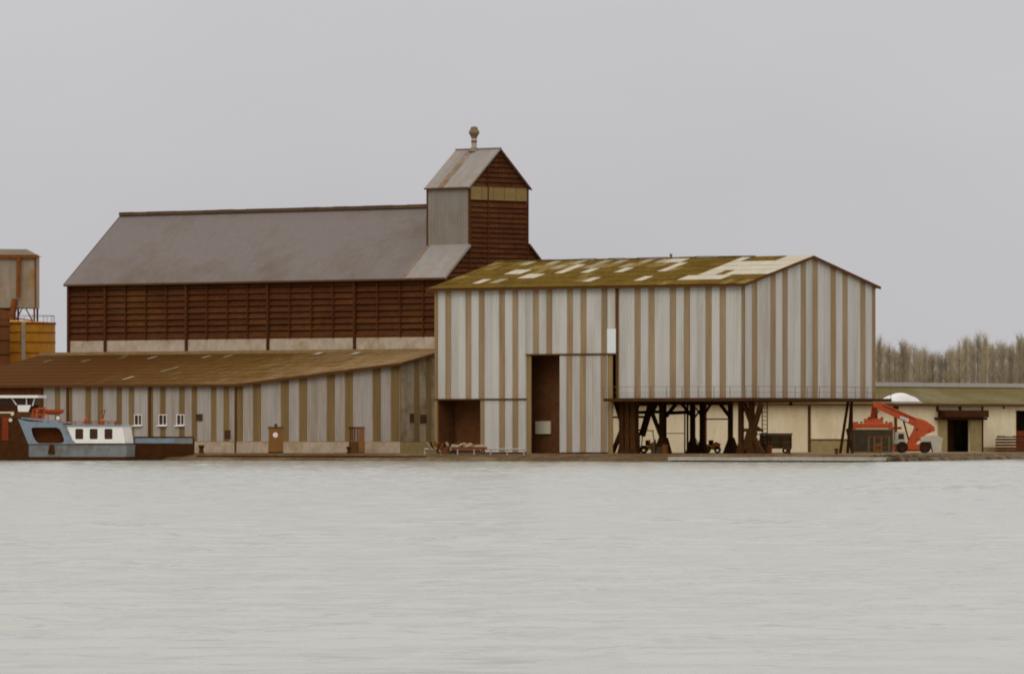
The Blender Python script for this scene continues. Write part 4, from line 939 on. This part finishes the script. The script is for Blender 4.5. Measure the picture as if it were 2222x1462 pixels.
cont = thing('container', 'dark weathered container standing below the red spreader beam', 'container', (kx, ky, GZ), TH)
KW = 92 / rs / 2; KH = (983 - 931) / rs
MB().box(-KW, KW, 0.1, 2.3, 0.02, KH).build('body', M['container'], cont)
for i in range(15):
    x = -KW + 0.2 + i * (2 * KW - 0.4) / 14
    MB().box(x - 0.05, x + 0.05, 0.06, 0.1, 0.25, KH - 0.2).build('corrugation', M['container'], cont)
for z in (0.02, KH - 0.14): MB().box(-KW, KW, 0.03, 0.12, z, z + 0.14).build('rail', M['trailer'], cont)
for x in (-KW, KW - 0.14): MB().box(x, x + 0.14, 0.02, 0.13, 0.17, KH - 0.15).build('corner_post', M['trailer'], cont)
px0, py0 = at(1905, RY - 3)
rk = thing('pallet_rack', 'small tan steel frame and crates in front of the dark container', 'rack', (px0, py0, GZ), TH)
for x in (-0.9, -0.35, 0.35, 1.1): MB().box(x - 0.06, x + 0.06, 0, 0.12, 0, 1.6).build('upright', M['trailer'], rk)
for z in (0.5, 1.5): MB().box(-0.95, 1.15, 0.13, 0.2, z, z + 0.12).build('crossbar', M['rust_pipe'], rk)
MB().box(-0.3, 0.3, 0.21, 0.8, 0, 0.95).build('crate', M['door_orange'], rk)

# ================================================================== smaller things on the quay
# olive box trailer
qx, qy = at(1684, 722); qs = 16500 / 722.
trl = thing('box_trailer', 'drab olive box trailer on small wheels beside the ladder', 'trailer', (qx, qy, GZ), TH)
MB().box(-1.5, 1.5, 0, 1.9, 0.45, 1.75).build('body', M['trailer'], trl)
MB().box(-1.55, 1.55, -0.06, 1.95, 1.76, 1.9).build('lid', M['boat_dark'], trl)
for x in (-1.45, -0.5, 0.45, 1.4): MB().box(x - 0.05, x + 0.05, -0.05, -0.003, 0.45, 1.74).build('side_rib', M['rust_pipe'], trl)
MB().box(-1.5, 1.5, -0.04, -0.004, 1.0, 1.08).build('side_strip', M['olive_plinth'], trl)
for x in (-1.0, 0.9):
    for y in (0.1, 1.6): wheel_mesh(0.27, 0.22).build('wheel', M['tyre'], trl, loc=(x, y, 0.27))
MB().bar((-1.5, 0.9, 0.5), (-2.4, 0.9, 0.35), 0.1).build('drawbar', M['steel'], trl)

def loader(px, Y, m, label, w=1.6, roof=True):
    s = 16500.0 / Y; x, y = at(px, Y)
    t = thing('forklift', label, 'forklift', (x, y, GZ), TH)
    MB().prism([(-w * 0.5, 0.35), (w * 0.5, 0.35), (w * 0.55, 0.9), (w * 0.25, 1.1), (-w * 0.1, 0.75), (-w * 0.5, 0.75)], 0.1, 1.3).build('body', m, t)
    if roof:
        for a, b in (((-0.45 * w, 0.75), (-0.35 * w, 2.1)), ((0.35 * w, 1.0), (0.25 * w, 2.1))):
            for yy in (0.15, 1.25): MB().bar((a[0], yy, a[1]), (b[0], yy, b[1]), 0.07).build('cab_post', M['steel'], t)
        MB().box(-0.42 * w, 0.32 * w, 0.08, 1.32, 2.1, 2.2).build('cab_roof', m, t)
    MB().box(-0.2 * w, 0.1 * w, 0.4, 1.0, 0.76, 1.25).build('seat', M['tyre'], t)
    ms = MB().box(-0.62 * w, -0.55 * w, 0.3, 0.4, 0.1, 2.0).box(-0.62 * w, -0.55 * w, 1.0, 1.1, 0.1, 2.0).build('mast', M['steel'], t)
    MB().box(-1.1 * w, -0.56 * w, 0.3, 0.42, 0.08, 0.14).box(-1.1 * w, -0.56 * w, 0.98, 1.1, 0.08, 0.14).build('forks', M['steel'], ms)
    for x2, r in ((-0.32 * w, 0.38), (0.36 * w, 0.33)):
        for yy in (-0.02, 1.12): wheel_mesh(r, 0.28).build('wheel', M['tyre'], t, loc=(x2, yy, r))
    return t
loader(1408, 713, M['yellow_m'], 'yellow forklift with roofed cab parked below the left steel trestle', 1.5)
loader(1545, 726, M['orange_m'], 'small orange forklift without cab parked under the second portal frame', 1.5, False)
for px, Yq, sd, lab in ((1425, 709, 3, 'dark heap of boxes and pipework between the left trestle and first portal frame'), (1513, 716, 5, 'low dark heap of drums and steel between the two portal frames'), (1650, 708, 8, 'dark clutter of steel offcuts at the foot of the right trestle')):
    rq = random.Random(sd); x, y = at(px, Yq)
    hp = thing('equipment_heap', lab, 'equipment', (x, y, GZ), TH)
    for i in range(7):
        bx_ = rq.uniform(-0.9, 0.7); w_ = rq.uniform(0.25, 0.6); h_ = rq.uniform(0.3, 1.0)
        MB().box(bx_, bx_ + w_, rq.uniform(0, 0.3), rq.uniform(0.6, 1.0), 0, h_).build('crate', rq.choice([M['steel'], M['trailer'], M['rust_pipe'], M['container']]), hp)
    for i in range(6):
        p_ = (rq.uniform(-0.9, 0.9), rq.uniform(-0.1, 0.6), rq.uniform(0, 0.4)); MB().bar(p_, (p_[0] + rq.uniform(-0.6, 0.6), p_[1] + 0.2, p_[2] + rq.uniform(0.5, 1.3)), 0.08).build('pipe', M['steel'], hp)
    MB().lathe([(0.0, 0.0), (0.28, 0.0), (0.28, 0.85), (0.0, 0.85)], (0.8, -0.1, 0), 12).build('drum', M['rust_pipe'], hp)
# scrap trolley before the left opening
sx_, sy_ = at(1008, 703)
cart = thing('flat_trolley', 'rust red flat trolley heaped with pale rubble before the dark left opening', 'trolley', (sx_, sy_, GZ), TH)
MB().box(-1.2, 2.1, 0, 1.4, 0.42, 0.62).build('deck', M['red_dark'], cart)
for x in (-0.9, 1.7):
    for y in (0.05, 1.2): wheel_mesh(0.2, 0.14).build('wheel', M['tyre'], cart, loc=(x, y, 0.2))
mb = MB()
for i in range(60):
    x = random.uniform(-1.1, 1.8); y = random.uniform(0.2, 1.2); r = random.uniform(0.07, 0.2); z = 0.62 + random.uniform(0, 0.35) * (1 - abs(x) / 2.2)
    mb.box(x - r, x + r, y - r, y + r, z - r * 0.6, z + r * 0.7)
o = mb.build('rubble', M['rubble'], cart); o['kind'] = 'stuff'
wx, wy = at(960, 704)
jk = thing('scrap_pile', 'brown tangle of machine parts heaped at the foot of the shed corner', 'scrap pile', (wx, wy, GZ), TH)
for i in range(22):
    a = (random.uniform(-1.3, 1.2), random.uniform(0, 1.2), random.uniform(0, 0.5)); b = (a[0] + random.uniform(-0.8, 0.8), a[1] + random.uniform(-0.3, 0.3), a[2] + random.uniform(0.2, 1.2))
    MB().bar(a, b, random.uniform(0.06, 0.2)).build('scrap_bar', random.choice([M['rust_pipe'], M['steel'], M['dark_clad'], M['pale_sheet2']]), jk)
MB().lathe([(0.1, 0), (0.5, 0.02), (0.5, 0.5), (0.1, 0.52)], (0.4, 0.5, 0.0), 14).build('scrap_drum', M['dark_clad'], jk)
# pipe guard rail on the bank top
g0 = at(922, 694); g1 = at(1140, 694)
gx0 = upx(922, -6.2); gx1 = upx(1137, -6.2)
gr = thing('pipe_rail', 'low pale galvanised pipe rail with seven posts on the bank edge', 'railing', (gx0, -6.2, GZ))
Lg = gx1 - gx0
MB().tube((0, 0, 0.42), (Lg, 0, 0.42), 0.07).build('top_rail', M['galv'], gr)
for i in range(7):
    x = Lg * i / 6
    MB().tube((x, 0, -0.15), (x, 0, 0.40), 0.07).build('post', M['galv'], gr)
# bollards
bprof = [(0.0, 0.0), (0.24, 0.0), (0.2, 0.1), (0.16, 0.35), (0.24, 0.5), (0.26, 0.58), (0.2, 0.64), (0.0, 0.66)]
for px, v, k, lab in ((757, -6.3, 1.0, 'dark iron bollard on the bank below the dark open door'), (437, -6.3, 1.2, 'squat dark bollard on the bank just right of the cargo barge'), (1712, -6.4, 0.8, 'small dark bollard on the pale slab in front of the box trailer'), (1815, -6.4, 0.8, 'small dark bollard on the pale slab below the raking legs')):
    b = MB().lathe([(r * k, z * k) for r, z in bprof], n=12).build('bollard', M['steel'], None, loc=(upx(px, v), v, GZ))
    tag(b, lab, 'bollard', 'mooring bollards along the bank')
# horizontal timber walings along the left part of the bank
wl = thing('timber_waling', 'two dark horizontal timber beams along the muddy bank below the lean-to', 'fender beam', (0, 0, 0))
for k, (vv, zz) in enumerate(((-5.42, 0.60), (-7.35, 0.40))):
    u = upx(430, vv)
    while u < upx(905, vv):
        L_ = random.uniform(3.2, 4.2)
        MB().box(u, u + L_ - 0.05, vv - 0.22, vv - 0.02, zz - 0.10, zz + 0.10 + random.uniform(-0.02, 0.02)).build('beam', M['wood_post'], wl); u += L_
# pale landing slab
su0, su1 = upx(1495, -7.6), upx(1893, -9.3)
sb = thing('landing_slab', 'pale wet concrete landing slab at the water below the stilts', 'slab', (0, 0, 0))
npc = 7
for i in range(npc):
    a = su0 + (su1 - su0) * i / npc; b = su0 + (su1 - su0) * (i + 1) / npc - 0.05
    MB().box(a, b, -10.6, -7.2, 0.12, 0.42 + random.uniform(-0.03, 0.03)).build('slab_section', M['slab'], sb)
    MB().box(a + 0.2, a + 0.5, -10.4, -7.3, -0.3, 0.118).build('slab_pier', M['boat_dark'], sb)
# stacked pallets against the right wall
bx2 = -39.5
pl = thing('timber_stack', 'dark brown stack of timber and pallets against the cream wall at right', 'timber stack', (bx2, 94.0, GZ), pi / 2)
for i in range(5):
    for j in range(3):
        MB().box(-2.6 + j * 1.75 + random.uniform(-0.1, 0.1), -1.0 + j * 1.75, 0, 1.2, i * 0.3, i * 0.3 + 0.2).build('pallet', random.choice([M['timber'], M['timber_back'], M['wood_post']]), pl)
for j in range(6): MB().box(-2.6 + j * 0.9, -2.45 + j * 0.9, 0.05, 1.1, 1.5, 1.52 + random.uniform(0, 0.2)).build('plank', M['timber'], pl)

# ================================================================== winter poplars far behind
def poplar(seed, H, spread):
    rnd = random.Random(seed)
    tr = MB().tube((0, 0, 0), (0, 0, H * 0.55), 0.13, 0.085, 6, False).tube((0, 0, H * 0.55), (rnd.uniform(-.2, .2), 0, H * 0.98), 0.085, 0.015, 5, False)
    cr = MB()
    for i in range(120):
        z = H * (0.15 + 0.80 * rnd.random() ** 0.8); a = rnd.uniform(0, 2 * pi); t = z / H
        L = H * 0.22 * (1.05 - t) + 0.8 + rnd.uniform(-.4, .6)
        sp = spread * (0.35 + 0.75 * (1 - t)) * rnd.uniform(0.3, 1.25)
        b = Vector((cos(a) * sp, sin(a) * sp, z + L * 0.6)); o = Vector((0, 0, z))
        cr.tube(o, b, 0.020, 0.008, 3, False)
        for q in range(7):
            s = rnd.uniform(0.25, 1.0); p0 = o.lerp(b, s)
            e = p0 + Vector((rnd.uniform(-.45, .45), rnd.uniform(-.45, .45), rnd.uniform(0.3, 1.1)))
            cr.tube(p0, e, 0.009, 0.004, 3, False)
    return tr.mesh('trunk', M['bark']), cr.mesh('crown', M['twig'])
KINDS = [poplar(s, 14.0, w) for s, w in ((1, 1.5), (2, 1.2), (3, 1.9), (4, 1.4))]
trnd = random.Random(21)
nT = 0
for row, (Y, step, off) in enumerate(((905, 17, 0), (922, 18, 9), (940, 19, 4), (962, 20, 13))):
    px = 1870 + off
    while px < 2260:
        x, y = at(px + trnd.uniform(-5, 5), Y + trnd.uniform(-6, 6))
        k = trnd.randrange(4); H = trnd.uniform(0.84, 0.95) + (0.03 if px > 2090 else 0) - (0.03 if 1985 < px < 2060 else 0)
        t = thing('poplar_tree', 'bare leafless poplar in the dense row behind the low cream warehouse', 'tree', (x, y, GZ - 0.05), trnd.uniform(0, 6.28), 'bare poplars behind the low warehouse')
        t.scale = (1, 1, H)
        link('trunk', KINDS[k][0], t); link('crown', KINDS[k][1], t)
        px += step * trnd.uniform(0.8, 1.2); nT += 1
